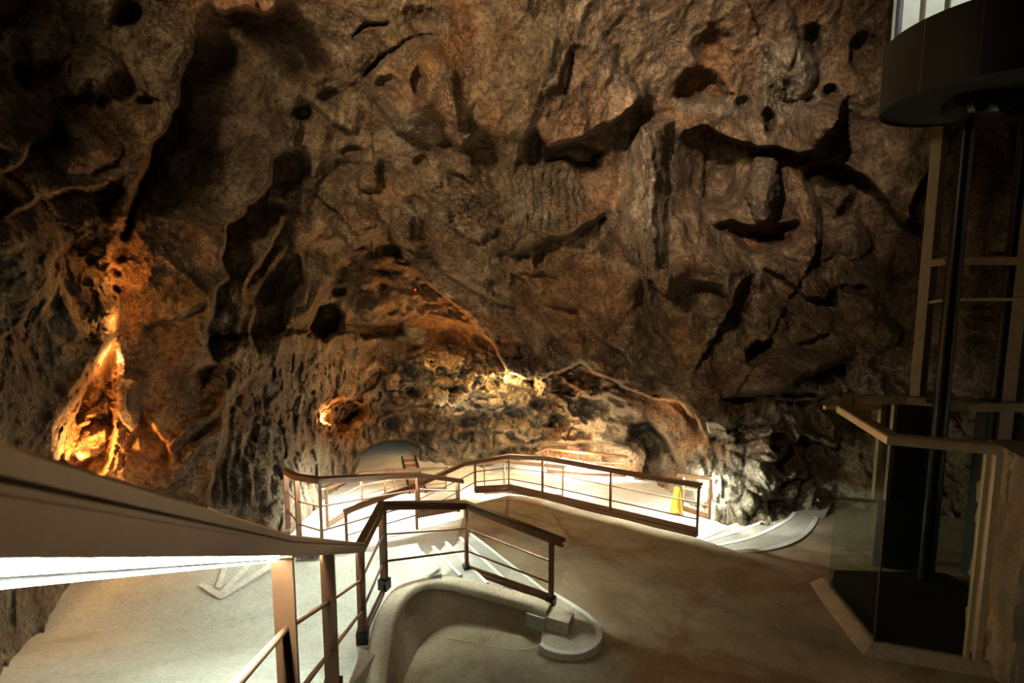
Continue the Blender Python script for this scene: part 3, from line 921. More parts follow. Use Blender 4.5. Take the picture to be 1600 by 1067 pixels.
obj('rim', bm, M['rim'], par, 'smooth cream rim', smooth=60)
# lower end block beyond the rim's end
e0 = pc[-1]; ed = (pc[-1] - pc[-4]); ed.z = 0; ed.normalize()
es = Vector((ed.y, -ed.x, 0))
bm = bmesh.new()
box_bm(bm, e0 + ed * .13 + Vector((0, 0, -.22)) - es * .0, ed * .13, es * .10, Vector((0, 0, .17)))
obj('end_block', bm, M['rim'], par, 'low cream end block', bevel=.03, smooth=40)
bm = bmesh.new(); box_bm(bm, e0 - ed * .10 + es * .155 + Vector((0, 0, -.11)), ed * .11, es * .012, Vector((0, 0, .08)))
obj('patch', bm, M['path'], par, 'grey cement repair patch', bevel=.008)
# loose cable at its foot
cp = [on(700, 1001, z_floor), on(740, 1008, z_floor), on(790, 1018, z_floor), on(826, 1018, z_floor), on(850, 1009, z_floor)]
cp = [Vector((p.x, p.y, z_floor(p.y) + .03)) for p in cp] + [at(860, 995, 5.42)]
bm = bmesh.new(); tube_bm(bm, catmull(cp, 8), .0065, 8)
tag(obj('cable', bm, M['cable'], smooth=60), 'thin pale cable lying along the foot of the curved parapet', 'cable')

# ================================================================== railings
CAP = [(-.036, -.002), (-.036, .012), (-.030, .018), (.030, .018), (.036, .012), (.036, -.004), (.032, -.007), (.032, -.013), (.036, -.016), (.036, -.052), (.028, -.052), (.028, -.004), (-.026, -.004), (-.028, -.030), (-.036, -.030)]
def cap_profile(skirt):
    """inverted channel; the deeper skirt is on the `skirt` side of travel, the tube hides behind it"""
    return CAP if skirt > 0 else [(-a, b) for a, b in CAP][::-1]

def railing(label, cat, rail, posts, mat, capmat=None, skirt=1, height=.95, bars=(.36, .68), w=.055, tubes=(), tubemat=None,
            kick=None, scale=1.0, bar_r=.011, base=None, group=None, bar_runs=None, feet=False, drop=.03, shades=None, ledge=None, midmat=None):
    """rail: top points; posts: list of (top point, foot z); bars run between successive posts"""
    r0 = posts[0][0]
    root = empty('railing', Vector((r0.x, r0.y, posts[0][1])), label, cat, group)
    bm = bmesh.new(); sweep_bm(bm, rail, [(a * scale, b * scale) for a, b in cap_profile(skirt)])
    obj('handrail', bm, capmat or mat, root, smooth=35)
    for i, (p, zf_) in enumerate(posts):
        bm = bmesh.new()
        a = posts[max(i - 1, 0)][0]; b = posts[min(i + 1, len(posts) - 1)][0]
        d = b - a; d.z = 0
        bar_bm(bm, Vector((p.x, p.y, zf_)), p - Vector((0, 0, .006)), w * scale, w * .55 * scale, Vector((d.y, -d.x, 0)))
        o = obj('post', bm, mat, root, bevel=.004 * scale)
        if feet:
            bm = bmesh.new(); dd = d.normalized(); ss = Vector((dd.y, -dd.x, 0))
            box_bm(bm, Vector((p.x, p.y, zf_ + .05)), dd * .045, ss * .05, Vector((0, 0, .055)))
            obj('shoe', bm, M['steel'], o, 'dark steel foot', bevel=.012)
    for i in range(len(posts) - 1):
        if bar_runs is not None and i not in bar_runs: continue
        (p, za), (q, zb_) = posts[i], posts[i + 1]
        for k in bars:
            a = Vector((p.x, p.y, p.z + (za - p.z) * k)); b = Vector((q.x, q.y, q.z + (zb_ - q.z) * k))
            bm = bmesh.new(); tube_bm(bm, [a, b], bar_r * scale, 10)
            obj('bar', bm, mat, root, smooth=50)
    for (a, b) in (shades or ()):
        a = Vector(a); b = Vector(b)
        x0, x1 = (-.005 if (a - A1).length < .01 else -.016, .036) if skirt > 0 else (-.036, .010)
        bm = bmesh.new()
        sweep_bm(bm, [a, b], [(x0 * scale, -.056 * scale), (x0 * scale, -.049 * scale), (x1 * scale, -.049 * scale), (x1 * scale, -.056 * scale)])
        obj('added_light_shield', bm, capmat or mat, root)  # added plate, keeps tube light off the skirt side
    if ledge:
        bm = bmesh.new(); sweep_bm(bm, ledge, [(.004, -.069), (.004, -.072), (.036, -.072), (.036, -.069)])
        obj('added_light_shield', bm, M['steel'], root)  # added plate under the first tube, cuts its downward light
    if kick:
        for (pts, h, th) in kick:
            bm = bmesh.new()
            sweep_bm(bm, pts, [(-th, 0), (-th, h * .45), (-th * .4, h * .5), (-th * .4, h), (th * .4, h), (th * .4, h * .5), (th, h * .45), (th, 0)])
            obj('kick_plate', bm, mat, root)
    for (a, b) in tubes:
        a = Vector(a); b = Vector(b); d = (b - a); d.z = 0; d.normalize()
        s = Vector((d.y, -d.x, 0)) * (-.010 * skirt * scale)
        drop_ = drop if (a.y < 1.0 or not shades) else .034
        bm = bmesh.new(); tube_bm(bm, [a + s - Vector((0, 0, drop_ * scale)), b + s - Vector((0, 0, drop_ * scale))], .011 * scale, 10)
        obj('light_tube', bm, tubemat or (M['tube_mid'] if a.y > 3.5 else M['tube']), root, 'glowing white light tube', smooth=60)
    return root

def along(a, b, t): return Vector(a).lerp(Vector(b), t)

# near railing: down the ramp beside the camera, then along the curved parapet (one continuous run)
K_1 = at(-330, 655, .30)
K0 = at(440, 846, 1.78); K1 = at(562, 852, 4.15)
K_1 = K0.lerp(at(0, 768, .36), 1.15)
A1 = at(597, 786, 4.9); A2 = at(728, 786, 6.2); A3 = at(862, 838, 5.62); A4 = at(881, 845, 5.52)
F0 = K0.lerp(K1, -.005) ; F1 = along(K0, K1, .37)
rim_z = lambda p: min(pc, key=lambda q: (q.x - p.x) ** 2 + (q.y - p.y) ** 2).z
posts = [(K_1, K_1.z - .95), (Vector((K0.x, K0.y, K0.z)), K0.z - .95), (F1, F1.z - .93), (K1, at(566, 1014, 4.15).z), (A1, at(606, 928, 4.9).z),
         (A2, at(727, 902, 6.2).z), (A3, at(862, 953, 5.62).z)]
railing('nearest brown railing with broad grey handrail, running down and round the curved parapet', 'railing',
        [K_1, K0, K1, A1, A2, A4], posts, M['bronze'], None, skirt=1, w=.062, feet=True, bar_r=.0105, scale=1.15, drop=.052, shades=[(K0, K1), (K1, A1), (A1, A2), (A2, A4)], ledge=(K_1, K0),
        tubes=[(along(K_1, K0, .05), along(K_1, K0, .96)), (along(K0, K1, .04), along(K0, K1, .46)), (along(K0, K1, .56), along(K0, K1, .96)),
               (along(A1, A2, .06), along(A1, A2, .94)), (along(A2, A3, .06), along(A2, A3, .94)), (along(K1, A1, .1), along(K1, A1, .9))],  # last tube is added to brighten the path beside the parapet
        kick=[([Vector((p.x, p.y, z)) for p, z in ((along(A2, A3, .03), at(731, 900, 6.2).z), (along(A2, A3, .98), at(858, 948, 5.62).z))], .10, .016),
              ([Vector((p.x, p.y, z)) for p, z in ((along(K1, A1, .05), at(568, 1012, 4.15).z), (along(K1, A1, .95), at(602, 934, 4.9).z))], .10, .012)])

# long railing across the middle
def onf(px, py): return on(px, py, z_floor)
B = [at(1097, 757, 8.3), at(955, 733, 9.45), at(848, 714, 10.6), at(795, 711, 11.1), at(725, 723, 10.7), at(650, 757, 9.6), at(537, 798, 8.5)]
Bp = [(B[0].lerp(B[1], .03), onf(1089, 842).z), (B[1], onf(955, 806).z), (B[2], onf(848, 777).z), (B[3], onf(795, 773).z),
      (at(742, 719, 10.8), onf(742, 786).z), (B[5], z_low(B[5].y)), (at(540, 798, 8.5), z_low(B[6].y))]
kb = [Vector((p.x, p.y, z - .02)) for p, z in Bp[:5]]
railing('long dark railing with a peak, bordering the far side of the brown floor', 'railing',
        B, Bp, M['bronze'], None, skirt=-1, w=.05, scale=1.1, shades=list(zip(B[:-1], B[1:])),
        tubes=[(along(B[0], B[1], .05), along(B[0], B[1], .95)), (along(B[1], B[2], .05), along(B[1], B[2], .95)), (along(B[2], B[3], .1), along(B[2], B[3], .9)), (along(B[4], B[5], .1), along(B[4], B[5], .9)), (along(B[5], B[6], .05), along(B[5], B[6], .9))],
        tubemat=M['tube_far'], kick=[(kb[:4], .17, .04), (kb[3:], .16, .03)])

# left railing round the edge of the upper path
Cc = [at(446, 734, 6.7), at(463, 743, 6.2), at(499, 748, 6.0), at(652, 740, 7.0), at(722, 750, 7.9)]
Cp = [(Cc[0], z_path(6.6)), (Cc[1], z_path(6.2)), (Cc[2], z_path(6)), (Cc[3], z_path(7) + .02), (at(715, 749, 7.8), z_path(7) - .25)]
kc = [Vector((p.x, p.y, z)) for p, z in Cp]
railing('railing at the far edge of the pale upper path below the left rock', 'railing',
        Cc, Cp, M['bronze'], None, skirt=1, w=.06,
        tubes=[(along(Cc[0], Cc[1], .2), along(Cc[0], Cc[1], .9)), (along(Cc[1], Cc[2], .1), along(Cc[1], Cc[2], .9)), (along(Cc[2], Cc[3], .04), along(Cc[2], Cc[3], .96)), (along(Cc[3], Cc[4], .08), along(Cc[3], Cc[4], .92))],
        kick=[([kc[3], Vector((kc[4].x, kc[4].y, kc[4].z + .02))], .2, .03)])

# railings of the lower walk, further back
def ol(px, py): return on(px, py, z_low)
def rail_low(label, rail, posts, tubes=(), skirt=1, h=.9, kick=True, tmat=None):
    R = []
    P = []
    for (px, py, t) in rail: R.append(at(px, py, t))
    for (px, pyt, pyb) in posts:
        b = ol(px, pyb); t = (b.y * CP - (b.z - EZ) * SP)
        p = at(px, pyt, t)
        P.append((Vector((b.x, b.y, p.z)), b.z))
    kk = [([Vector((p.x, p.y, z)) for p, z in P], .12, .02)] if kick else None
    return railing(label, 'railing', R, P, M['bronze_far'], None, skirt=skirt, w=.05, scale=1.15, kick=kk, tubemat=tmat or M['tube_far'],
                   tubes=[(R[i].lerp(R[i + 1], .05), R[i].lerp(R[i + 1], .95)) for i in tubes])
rail_low('light brown railing on the lower walk just behind the peak of the long railing',
         [(742, 724, 13.6), (786, 719, 13.4), (883, 729, 12.5)], [(757, 722, 772), (788, 719, 770), (879, 728, 780)], (0, 1))
rail_low('distant pale railing before the orange-lit low back passage',
         [(838, 707, 16.9), (855, 700, 16.9), (911, 706, 16.2), (981, 713, 15.8)], [(855, 701, 738), (911, 707, 744), (977, 713, 746)], (1, 2))
rail_low('railing on the lower walk seen through the left railing, leading to the passage mouth',
         [(505, 763, 9.8), (566, 738, 11.9), (617, 735, 13.0), (700, 729, 13.6)], [(512, 761, 824), (566, 739, 789), (602, 736, 777), (617, 735, 772), (697, 729, 767)], (0, 1))
rail_low('short railing with a bright light strip beside the white-lit boulder at right',
         [(1060, 741, 11.4), (1113, 746, 10.5)], [(1066, 741, 797), (1108, 746, 811)], (0,), skirt=1, tmat=M['tube_wall'])

# ================================================================== small things
# folding yellow wet-floor sign
b = ol(1057, 803); tt = b.y * CP - (b.z - EZ) * SP
fs = empty('wet_floor_sign', b, 'yellow folding wet-floor sign standing on the bright lower walk', 'floor sign')
rt = Vector((1, 0.1, 0)).normalized(); fw = Vector((-.1, 1, 0)).normalized(); H = .60
for s in (-1, 1):
    bm = bmesh.new()
    top = b + Vector((0, 0, H)) + rt * .02 * s; bot = b + rt * .10 * s
    n = Vector((s, 0, .2)).normalized()
    q = [(bot - fw * .15), (bot + fw * .15), (top + fw * .10), (top - fw * .10)]
    v = [bm.verts.new(p) for p in q]; v2 = [bm.verts.new(p - rt * .012 * s) for p in q]
    bm.faces.new(v); bm.faces.new(v2[::-1])
    for i in range(4): bm.faces.new((v[i], v2[i], v2[(i + 1) % 4], v[(i + 1) % 4]))
    obj('panel', bm, M['yellow'], fs, bevel=.004)
bm = bmesh.new(); bar_bm(bm, b + Vector((0, 0, H - .01)) - fw * .06, b + Vector((0, 0, H - .01)) + fw * .06, .06, .05)
obj('handle', bm, M['yellow'], fs, bevel=.012)

# little board on the rock: La Virgen
def on_rock(px, py, back=.0):
    t = [rock_at(px + dx, py + dy) for dx in (-18, -9, 0, 9, 18) for dy in (-12, -6, 0, 6, 12)]
    tm = min((p.y * CP - (p.z - EZ) * SP) for p in t)
    return tm - back
tb = on_rock(1121, 671, .16)
pb = [(1105, 661), (1122, 662), (1133, 669), (1136, 681), (1109, 678)]
bd = empty('name_board', at(1121, 671, tb), 'small torn white name board fixed on the dark rock at right', 'sign')
bm = bmesh.new()
fv_ = [at(px, py, tb) for px, py in pb]
v = [bm.verts.new(p) for p in fv_]; v2 = [bm.verts.new(p + Vector((.02, .12, 0))) for p in fv_]
bm.faces.new(v); bm.faces.new(v2[::-1])
for i in range(len(v)): bm.faces.new((v[i], v2[i], v2[(i + 1) % len(v)], v[(i + 1) % len(v)]))
obj('board', bm, M['paper'], bd)
cu = bpy.data.curves.new('lettering', 'FONT'); cu.body = 'La Virgen'; cu.size = .078; cu.extrude = .002
cu.align_x = 'CENTER'; cu.align_y = 'CENTER'
tmp = bpy.data.objects.new('lettering_curve', cu)
to = bpy.data.objects.new('lettering', bpy.data.meshes.new_from_object(tmp)); bpy.data.objects.remove(tmp)
col.objects.link(to); to.data.materials.clear(); to.data.materials.append(M['ink']); to.parent = bd
zx = (at(1136, 673.5, tb) - at(1109, 669.5, tb)).normalized()
nrm = zx.cross(Vector((0, 0, 1))).normalized(); upv = nrm.cross(zx) * -1
nrm = Vector((0, -CP, SP)); upv = nrm.cross(zx).normalized()
to.matrix_local = Matrix.Translation(Vector(nrm * .010) + (at(1121.5, 671.5, tb) - at(1121, 671, tb))) @ Matrix((zx, upv, nrm)).transposed().to_4x4()
bm = bmesh.new()
for (a, b_) in (((1110, 674.2), (1124, 675.6)), ((1111, 676.6), (1130, 679))):
    bar_bm(bm, at(*a, tb - .006), at(*b_, tb - .006), .004, .006)
obj('underline', bm, M['ink'], bd)

# lamp in the crevice
lp = at(106, 738, 5.35)
fld = empty('floodlight', lp, 'small floodlight glowing orange at the foot of the left crevice', 'lamp')
ld = (at(140, 690, 6.6) - lp).normalized()
bm = bmesh.new(); tube_bm(bm, [lp - ld * .10, lp - ld * .04, lp + ld * .08], [.05, .062, .066], 20); obj('housing', bm, M['steel'], fld, smooth=40)
bm = bmesh.new(); tube_bm(bm, [lp + ld * .081, lp + ld * .10], [.06, .05], 20); obj('lens', bm, M['lens'], fld, 'glowing warm lens', smooth=40)

# tiny sensor with its red light under the overhang
sp = rock_at(649, 451)
sp = sp - (sp - Vector((0, 0, EZ))).normalized() * .05
sn = empty('motion_sensor', sp, 'tiny dark sensor with a red light on the recessed rock', 'sensor')
bm = bmesh.new(); bmesh.ops.create_uvsphere(bm, u_segments=16, v_segments=10, radius=.09, matrix=Matrix.Translation(sp) @ Matrix.Diagonal((.7, .8, 1.5, 1)))
obj('housing', bm, M['black'], sn, smooth=80)
lv = sp + Vector((.025, -.085, -.02))
bm = bmesh.new(); bmesh.ops.create_uvsphere(bm, u_segments=10, v_segments=8, radius=.022, matrix=Matrix.Translation(lv)); obj('indicator', bm, M['led'], sn, 'red indicator light', smooth=80)

# steep little metal stair in the passage mouth
q0, q1 = ol(640, 771), at(628, 716, 16.6)
ms = empty('metal_stair', q0, 'dark steep metal stair at the mouth of the grey passage', 'stairs')
off = Vector((.42, .1, 0))
for s in (0, 1):
    bm = bmesh.new(); bar_bm(bm, q0 + off * s, q1 + off * s, .05, .17, Vector((1, 0, 0))); obj('stringer', bm, M['steel'], ms)
for k in range(6):
    c = along(q0, q1, (k + .6) / 6.2) + off * .5
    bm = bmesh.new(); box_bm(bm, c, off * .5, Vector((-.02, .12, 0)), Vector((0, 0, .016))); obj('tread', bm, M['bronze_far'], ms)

# small drain grate on the upper path
g = on(482, 872, z_path)
dg = empty('drain_grate', g, 'small grey drain grate on the pale path beside the left railing', 'drain')
bm = bmesh.new(); box_bm(bm, g + Vector((0, 0, .012)), (.14, .02, 0), (-.01, .05, 0), (0, 0, .012)); obj('frame', bm, M['cap'], dg, bevel=.004)
bm = bmesh.new()
for k in range(6): box_bm(bm, g + Vector((-.11 + .044 * k, 0, .026)), (.008, 0, 0), (0, .045, 0), (0, 0, .004))
obj('grille', bm, M['steel'], dg)

# ================================================================== the lift on the right
LC = Vector((5.40, 5.90, 0)); R_ = .92
zbot, zskirt, ztop = EZ + 2.18, EZ + 2.95, EZ + 5.2
cab = empty('lift_cabin', Vector((LC.x, LC.y, zbot)), 'round lift cabin with a dark skirt hanging at upper right', 'lift')
def cyl_shell(r0, r1, z0, z1, a0=0, a1=2 * PI, n=96, th=.03):
    bm = bmesh.new(); full = abs(a1 - a0 - 2 * PI) < 1e-6
    cols_ = []
    m = n if full else n + 1
    for i in range(m):
        a = a0 + (a1 - a0) * i / n
        c, s = math.cos(a), math.sin(a)
        cols_.append([bm.verts.new((LC.x + c * r, LC.y + s * r, z)) for r, z in ((r0, z0), (r1, z1), (r1 - th, z1), (r0 - th, z0))])
    for i in range(m if full else m - 1):
        A = cols_[i]; B_ = cols_[(i + 1) % m]
        for k in range(4): bm.faces.new((A[k], B_[k], B_[(k + 1) % 4], A[(k + 1) % 4]))
    if not full:
        bm.faces.new(cols_[0]); bm.faces.new(cols_[-1][::-1])
    return bm
obj('skirt', cyl_shell(R_, R_, zbot, zskirt), M['cabin'], cab, 'dark bronze skirt', smooth=40)
for a_ in (3.42, 3.95):
    bm = bmesh.new()
    c, s = math.cos(a_), math.sin(a_)
    box_bm(bm, (LC.x + c * (R_ + .002), LC.y + s * (R_ + .002), (zbot + zskirt) / 2), Vector((-s, c, 0)) * .003, Vector((c, s, 0)) * .003, (0, 0, (zskirt - zbot) / 2))
    obj('seam', bm, M['frame_metal'], cab, 'thin vertical panel seam')
bm = bmesh.new(); tube_bm(bm, [(LC.x, LC.y, zbot + .02), (LC.x, LC.y, zbot + .06)], R_ - .02, 96); obj('underside', bm, M['black'], cab, smooth=40)
bm = bmesh.new(); tube_bm(bm, [(LC.x, LC.y, zskirt - .04), (LC.x, LC.y, zskirt)], R_ - .035, 96); obj('floor_plate', bm, M['cream_panel'], cab, smooth=40)
obj('glass_wall', cyl_shell(R_ - .01, R_ - .01, zskirt, ztop, th=.01), M['glass'], cab, 'clear curved glass', smooth=40)
obj('back_wall', cyl_shell(R_ - .06, R_ - .06, zskirt, ztop, -.75, 2.62), M['cream_panel'], cab, 'pale inner wall', smooth=40)
for a_ in (3.35, 3.62, 4.1):
    c, s = math.cos(a_), math.sin(a_)
    bm = bmesh.new(); box_bm(bm, (LC.x + c * (R_ - .03), LC.y + s * (R_ - .03), (zskirt + ztop) / 2), Vector((-s, c, 0)) * .022, Vector((c, s, 0)) * .014, (0, 0, (ztop - zskirt) / 2))
    obj('mullion', bm, M['cream_panel'], cab, bevel=.004)
obj('poster', cyl_shell(R_ - .10, R_ - .10, zskirt + .12, zskirt + 1.6, 2.2, 2.48), M['purple'], cab, 'dull purple printed panel', smooth=40)
bm = bmesh.new(); tube_bm(bm, [(LC.x, LC.y, ztop - .02), (LC.x, LC.y, ztop + .06)], R_, 96); obj('roof', bm, M['cabin'], cab, smooth=40)
bm = bmesh.new(); tube_bm(bm, [(LC.x, LC.y, ztop - .06), (LC.x, LC.y, ztop - .03)], R_ - .25, 64); obj('ceiling_lamp', bm, M['cabin_light'], cab, 'lit ceiling lamp', smooth=40)
# running gear below
bm = bmesh.new()
box_bm(bm, (LC.x - .05, LC.y - .1, zbot - .06), (.30, -.1, 0), (.05, .15, 0), (0, 0, .06))
box_bm(bm, (LC.x + .35, LC.y + .1, zbot - .10), (.10, 0, 0), (0, .2, 0), (0, 0, .10))
obj('sling', bm, M['steel'], cab, bevel=.01)
for dx in (-.2, .06):
    bm = bmesh.new(); tube_bm(bm, [(LC.x + dx, LC.y - .26, zbot - .12), (LC.x + dx, LC.y - .18, zbot - .12)], .085, 20)
    obj('guide_wheel', bm, M['steel'], cab, smooth=40)

# shaft frame
def vert(px, py, t): return at(px, py, t)
sf = empty('lift_shaft_frame', Vector((LC.x, LC.y, EZ - 4)), 'olive brown shaft frame carrying the dark lift guide rails', 'lift frame')
ztopf = EZ + 6.5; zlow = EZ - 4.6
pl = at(1453, 400, 7.05); pr = at(1606, 400, 6.0)
for p in (pl, pr):
    bm = bmesh.new(); box_bm(bm, (p.x, p.y, (ztopf + zlow) / 2), (.075, .03, 0), (-.03, .055, 0), (0, 0, (ztopf - zlow) / 2)); obj('upright', bm, M['frame_metal'], sf, bevel=.008)
gl_ = at(1489, 400, 6.35); gr_ = at(1579, 400, 6.3)
for p, r in ((gl_, .062), (gr_, .05)):
    bm = bmesh.new(); tube_bm(bm, [(p.x, p.y, zlow), (p.x, p.y, zbot - .02)], r, 24); o = obj('guide_rail', bm, M['steel'], sf, 'dark steel guide column', smooth=40)
    bm = bmesh.new(); box_bm(bm, (p.x + .055, p.y - .045, (zlow + zbot) / 2), (.012, .008, 0), (-.02, .03, 0), (0, 0, (zbot - zlow) / 2)); obj('rail_fin', bm, M['steel'], o)
for py, h in ((412, .05), (472, .02), (640, .055)):
    a, c_ = at(1453, py, 6.95), at(1606, py - 4, 5.95)
    bm = bmesh.new()
    mid = at(1478, py - 4, 6.75)
    bar_bm(bm, a, mid, .05, h * 2, Vector((.5, 1, 0))); bar_bm(bm, mid, c_, .05, h * 2, Vector((.5, 1, 0)))
    obj('crossbar', bm, M['frame_metal'], sf, bevel=.004)
for p in (gl_, gr_):
    for py in (395, 635):
        z = at(1489, py, 6.35).z
        bm = bmesh.new(); box_bm(bm, (p.x + .02, p.y + .12, z), (.09, .02, 0), (-.02, .10, 0), (0, 0, .022)); obj('bracket', bm, M['steel'], sf)

# glass enclosure
G0 = Vector((4.22, 6.10, 0)); G1 = Vector((3.87, 4.83, 0)); G2 = Vector((4.66, 4.52, 0))
zT = EZ - 1.50
gb = lambda p: z_floor(p.y) + .10
en = empty('glass_enclosure', Vector((G1.x, G1.y, z_floor(G1.y))), 'glazed enclosure with a broad tan top rail and sloping kerb around the lift pit', 'enclosure')
rear = Vector((5.05, 6.55, 0))
bm = bmesh.new()
sweep_bm(bm, [Vector((p.x, p.y, zT)) for p in (G0, G1, G2)], [(-.10, -.03), (-.10, .02), (-.085, .035), (.05, .035), (.06, .02), (.06, -.055), (.045, -.055), (.03, -.03)])
obj('top_rail', bm, M['tan_metal'], en)
bm = bmesh.new()
rl = [Vector((p.x, p.y, zT - .02)) for p in (G0 + Vector((.03, -.02, 0)), Vector((4.75, 6.75, 0)), Vector((5.5, 6.7, 0)), Vector((6.6, 6.2, 0)))]
sweep_bm(bm, rl, [(-.06, -.06), (-.06, .05), (.06, .05), (.06, -.06)])
obj('rear_rail', bm, M['tan_metal'], en)
def pane(a, b, z0a, z0b, z1, name='pane', th=.012):
    bm = bmesh.new()
    n = Vector((b.y - a.y, -(b.x - a.x), 0)).normalized() * th / 2
    q = [Vector((a.x, a.y, z0a)), Vector((b.x, b.y, z0b)), Vector((b.x, b.y, z1)), Vector((a.x, a.y, z1))]
    v = [bm.verts.new(p + n) for p in q]; w_ = [bm.verts.new(p - n) for p in q]
    bm.faces.new(v); bm.faces.new(w_[::-1])
    for i in range(4): bm.faces.new((v[i], w_[i], w_[(i + 1) % 4], v[(i + 1) % 4]))
    obj('glass_pane', bm, M['glass'], en, 'clear greenish glass')
e_ = (G1 - G0).normalized() * .012
pane(G0, G1 - e_, gb(G0), gb(G1), zT - .03)
e2_ = (G2 - G1).normalized()
pane(G1 + e2_ * .012, G2 - e2_ * .05, gb(G1), gb(G2), zT - .03)
bm = bmesh.new(); bar_bm(bm, Vector((G1.x, G1.y, gb(G1) - .02)), Vector((G1.x, G1.y, zT - .03)), .018, .018, (1, 0, 0)); obj('corner_joint', bm, M['black'], en, 'black joint between panes')
for off_, w_, m_ in ((0, .05, 'tan_metal'), (.085, .03, 'tan_metal')):
    p = G2 - e2_ * off_
    bm = bmesh.new(); bar_bm(bm, Vector((p.x, p.y, gb(G2) - .6)), Vector((p.x, p.y, zT - .03)), w_, .06, e2_); obj('jamb', bm, M[m_], en, bevel=.004)
# rear window frame of the pit
w0, w1 = Vector((4.60, 6.72, 0)), Vector((5.22, 6.72, 0))
for p, wd in ((w1, .07), (w1 + Vector((.17, 0, 0)), .05)):
    bm = bmesh.new(); bar_bm(bm, Vector((p.x, p.y, EZ - 3.0)), Vector((p.x, p.y, zT - .1)), wd, .06, (1, 0, 0)); obj('jamb', bm, M['frame_metal'], en, bevel=.004)
bm = bmesh.new(); bar_bm(bm, Vector((w0.x - .2, w0.y, zT - .14)), Vector((w1.x, w1.y, zT - .14)), .06, .05, (0, 1, 0)); obj('head_rail', bm, M['tan_metal'], en)
bm = bmesh.new(); bar_bm(bm, Vector((w0.x - .2, w0.y, EZ - 3.0)), Vector((w1.x, w1.y, EZ - 3.0)), .06, .04, (0, 1, 0)); obj('sill_rail', bm, M['frame_metal'], en)
# black panels and slab standing in for pit darkness behind the glass
bm = bmesh.new()
box_bm(bm, (5.75, 6.78, EZ - 3.2), (.36, -.12, 0), (.01, .03, 0), (0, 0, 1.65))
box_bm(bm, (6.3, 5.6, EZ - 3.2), (.02, 0, 0), (.25, 1.1, 0), (0, 0, 1.65))
obj('pit_shade_panels', bm, M['black'], en, 'black panels standing in for the shade inside the pit')
bm = bmesh.new()
slab_bm(bm, [Vector((p.x, p.y, z_floor(p.y) + .02)) for p in (G0 + Vector((.02, 0, 0)), G1 + Vector((.02, .02, 0)), G2 + Vector((0, .03, 0)), Vector((6.2, 4.6, 0)), Vector((6.2, 6.6, 0)), Vector((4.7, 6.7, 0)))], .03)
obj('pit_shade_slab', bm, M['black'], en, 'black slab standing in for the dark depth of the pit')
# kerb
kp = [G0 + Vector((.06, .20, 0)), G0 + Vector((0, 0, 0)), G1, G2 + e2_ * .6]
kp = [Vector((p.x, p.y, z_floor(p.y) + .10)) for p in kp]
bm = bmesh.new(); sweep_bm(bm, kp, [(-.03, -.3), (-.03, .0), (.02, .0), (.05, -.015), (.21, -.14), (.21, -.3)])
obj('kerb', bm, M['plaster'], en, 'sloping tan kerb', smooth=30)

# rough stone pier at the right edge
bm = bmesh.new()
cc = Vector((5.52, 4.28, EZ - 3.25))
bmesh.ops.create_cube(bm, size=1, matrix=Matrix.Translation(cc) @ Matrix.Rotation(math.radians(-21), 4, 'Z') @ Matrix.Diagonal((1.6, .8, 3.45, 1)))
bmesh.ops.subdivide_edges(bm, edges=bm.edges[:], cuts=70, use_grid_fill=True)
cs = np.array([v.co[:] for v in bm.verts])
d1_, d2_, id_ = cells(cs * 4.0, 77)
dn = .04 * fbm(cs * 2.2, 4, seed=101) + .045 * (id_ - .5) - .05 * np.exp(-(d2_ - d1_) / .08) + .02 * fbm(cs * 16, 3, seed=105)
for v, d_ in zip(bm.verts, dn):
    o_ = v.co - cc; v.co += Vector((o_.x, o_.y * 2, o_.z * .1)).normalized() * float(d_)
pm = bm
o = obj('pillar', pm, M['plaster'], None, smooth=70)
tag(o, kind='structure')

# ================================================================== light
def lamp(name, typ, loc, energy, color, size=.3, target=None, spot=60, blend=.6):
    l = bpy.data.lights.new(name, typ)
    l.energy = energy; l.color = color
    if typ == 'AREA': l.size = size
    elif typ in ('POINT', 'SPOT'): l.shadow_soft_size = size
    if typ == 'SPOT': l.spot_size = math.radians(spot); l.spot_blend = blend
    o = bpy.data.objects.new(name, l); col.objects.link(o)
    o.location = loc
    if target is not None:
        o.rotation_euler = (Vector(target) - Vector(loc)).to_track_quat('-Z', 'Y').to_euler()
    return o
WARM = (1.0, .78, .50); ORANGE = (1.0, .46, .12)
# key read from the rock's shadows, then unseen spots added to brighten
lamp('rock_spot', 'SPOT', (-2.8, 0.2, EZ + 2.6), 4300, WARM, .35, at(830, 280, 10), 80, 1.0)
lamp('rock_spot', 'SPOT', (-1.8, -0.6, EZ + 2.6), 7800, (1.0, .78, .6), .10, at(1130, 230, 10), 32, 1.0)  # added spot brightening the column and ledge, no such fixture
lamp('fill_spot', 'SPOT', (1.2, 0.6, EZ - .6), 650, WARM, .5, at(800, 230, 10), 76, 1.0)  # added low fill lifting the shadows on the rock
lamp('fill_spot', 'SPOT', at(1108, 778, 8.7), 170, (.96, 1.0, .90), .06, at(1215, 775, 10.0), 80, .5)  # added spot whitening the boulder, its cone edge shapes the cutoff
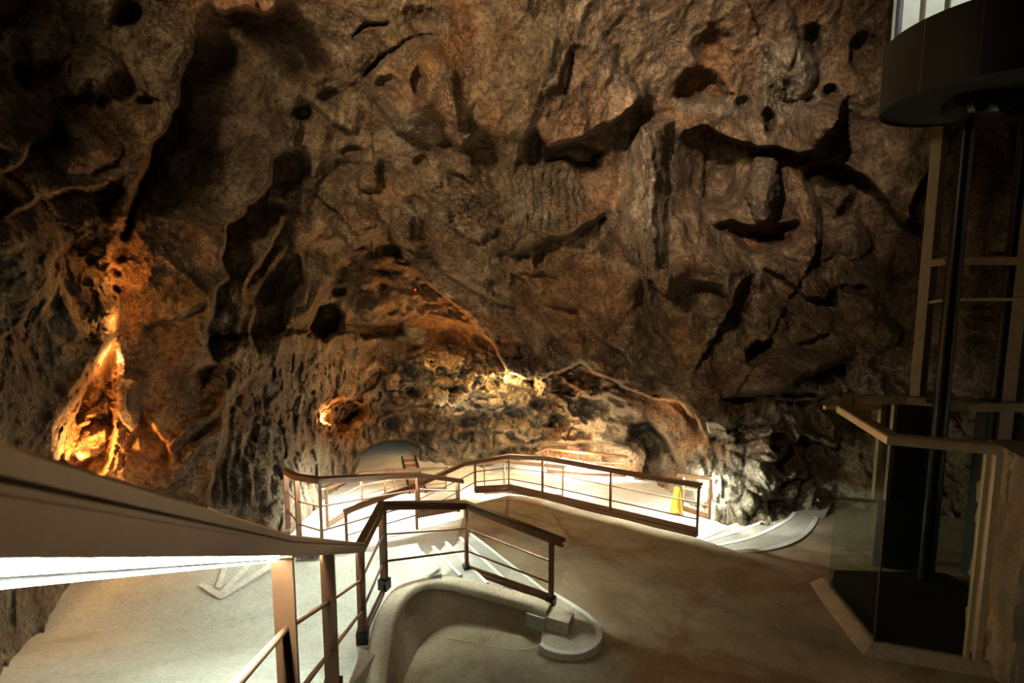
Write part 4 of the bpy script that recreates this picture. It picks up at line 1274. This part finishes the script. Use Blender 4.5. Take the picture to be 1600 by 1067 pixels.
# warm lights in the rock, some crevice and slope points added
def off_rock(px, py, back):
    p = rock_at(px, py)
    return p - (p - Vector((0, 0, EZ))).normalized() * back
lamp('crevice_light', 'POINT', off_rock(140, 700, .34), 150, ORANGE, .05)
lamp('crevice_light', 'POINT', off_rock(178, 560, .40), 45, ORANGE, .05)  # added point carrying the glow up the crevice
lamp('crevice_light', 'POINT', off_rock(203, 430, .30), 14, ORANGE, .05)  # added point lighting the upper strip
lamp('crevice_light', 'POINT', off_rock(192, 505, .35), 16, ORANGE, .05)  # added point joining the niche and strip glow
lamp('crevice_light', 'POINT', off_rock(205, 712, .55), 26, ORANGE, .05)  # added point extending the niche glow to the right
lamp('niche_lamp', 'POINT', off_rock(507, 655, .45), 150, ORANGE, .05)
lamp('slope_light', 'POINT', at(800, 600, 15.2), 420, (1.0, .60, .22), .06)
lamp('slope_light', 'POINT', at(690, 556, 14.6), 160, ORANGE, .06)
lamp('slope_light', 'POINT', off_rock(700, 655, 1.3), 75, (1.0, .76, .46), .1)  # added point brightening the lower rubble
lamp('arch_lamp', 'POINT', at(1040, 648, 12.2), 60, ORANGE, .05)
lamp('passage_lamp', 'POINT', at(900, 716, 16.1), 260, (1.0, .66, .34), .08)
w = bpy.data.worlds.new('ambient_fill'); scene.world = w  # faint warm ambient fill added, no such source in the cave
w.use_nodes = True
w.node_tree.nodes['Background'].inputs['Color'].default_value = (1.0, .72, .45, 1)
w.node_tree.nodes['Background'].inputs['Strength'].default_value = .012

# ================================================================== camera
cam = bpy.data.cameras.new('camera')
cam.sensor_width = 36; cam.lens = F / 1600 * 36
cam.clip_start = .02
co = bpy.data.objects.new('camera', cam); col.objects.link(co)
co.location = (0, 0, EZ)
co.rotation_euler = (PI / 2 - PITCH, 0, 0)
cam.dof.use_dof = True; cam.dof.focus_distance = 6.5; cam.dof.aperture_fstop = 5.0
scene.camera = co
scene.view_settings.view_transform = 'Standard'
scene.view_settings.look = 'None'
scene.view_settings.exposure = 0.0
scene.view_settings.gamma = 1.0
scene.view_settings.use_curve_mapping = False
scene.cycles.use_denoising = True
scene.cycles.max_bounces = 6
scene.cycles.sample_clamp_indirect = 6
scene.cycles.caustics_reflective = False
scene.cycles.caustics_refractive = False
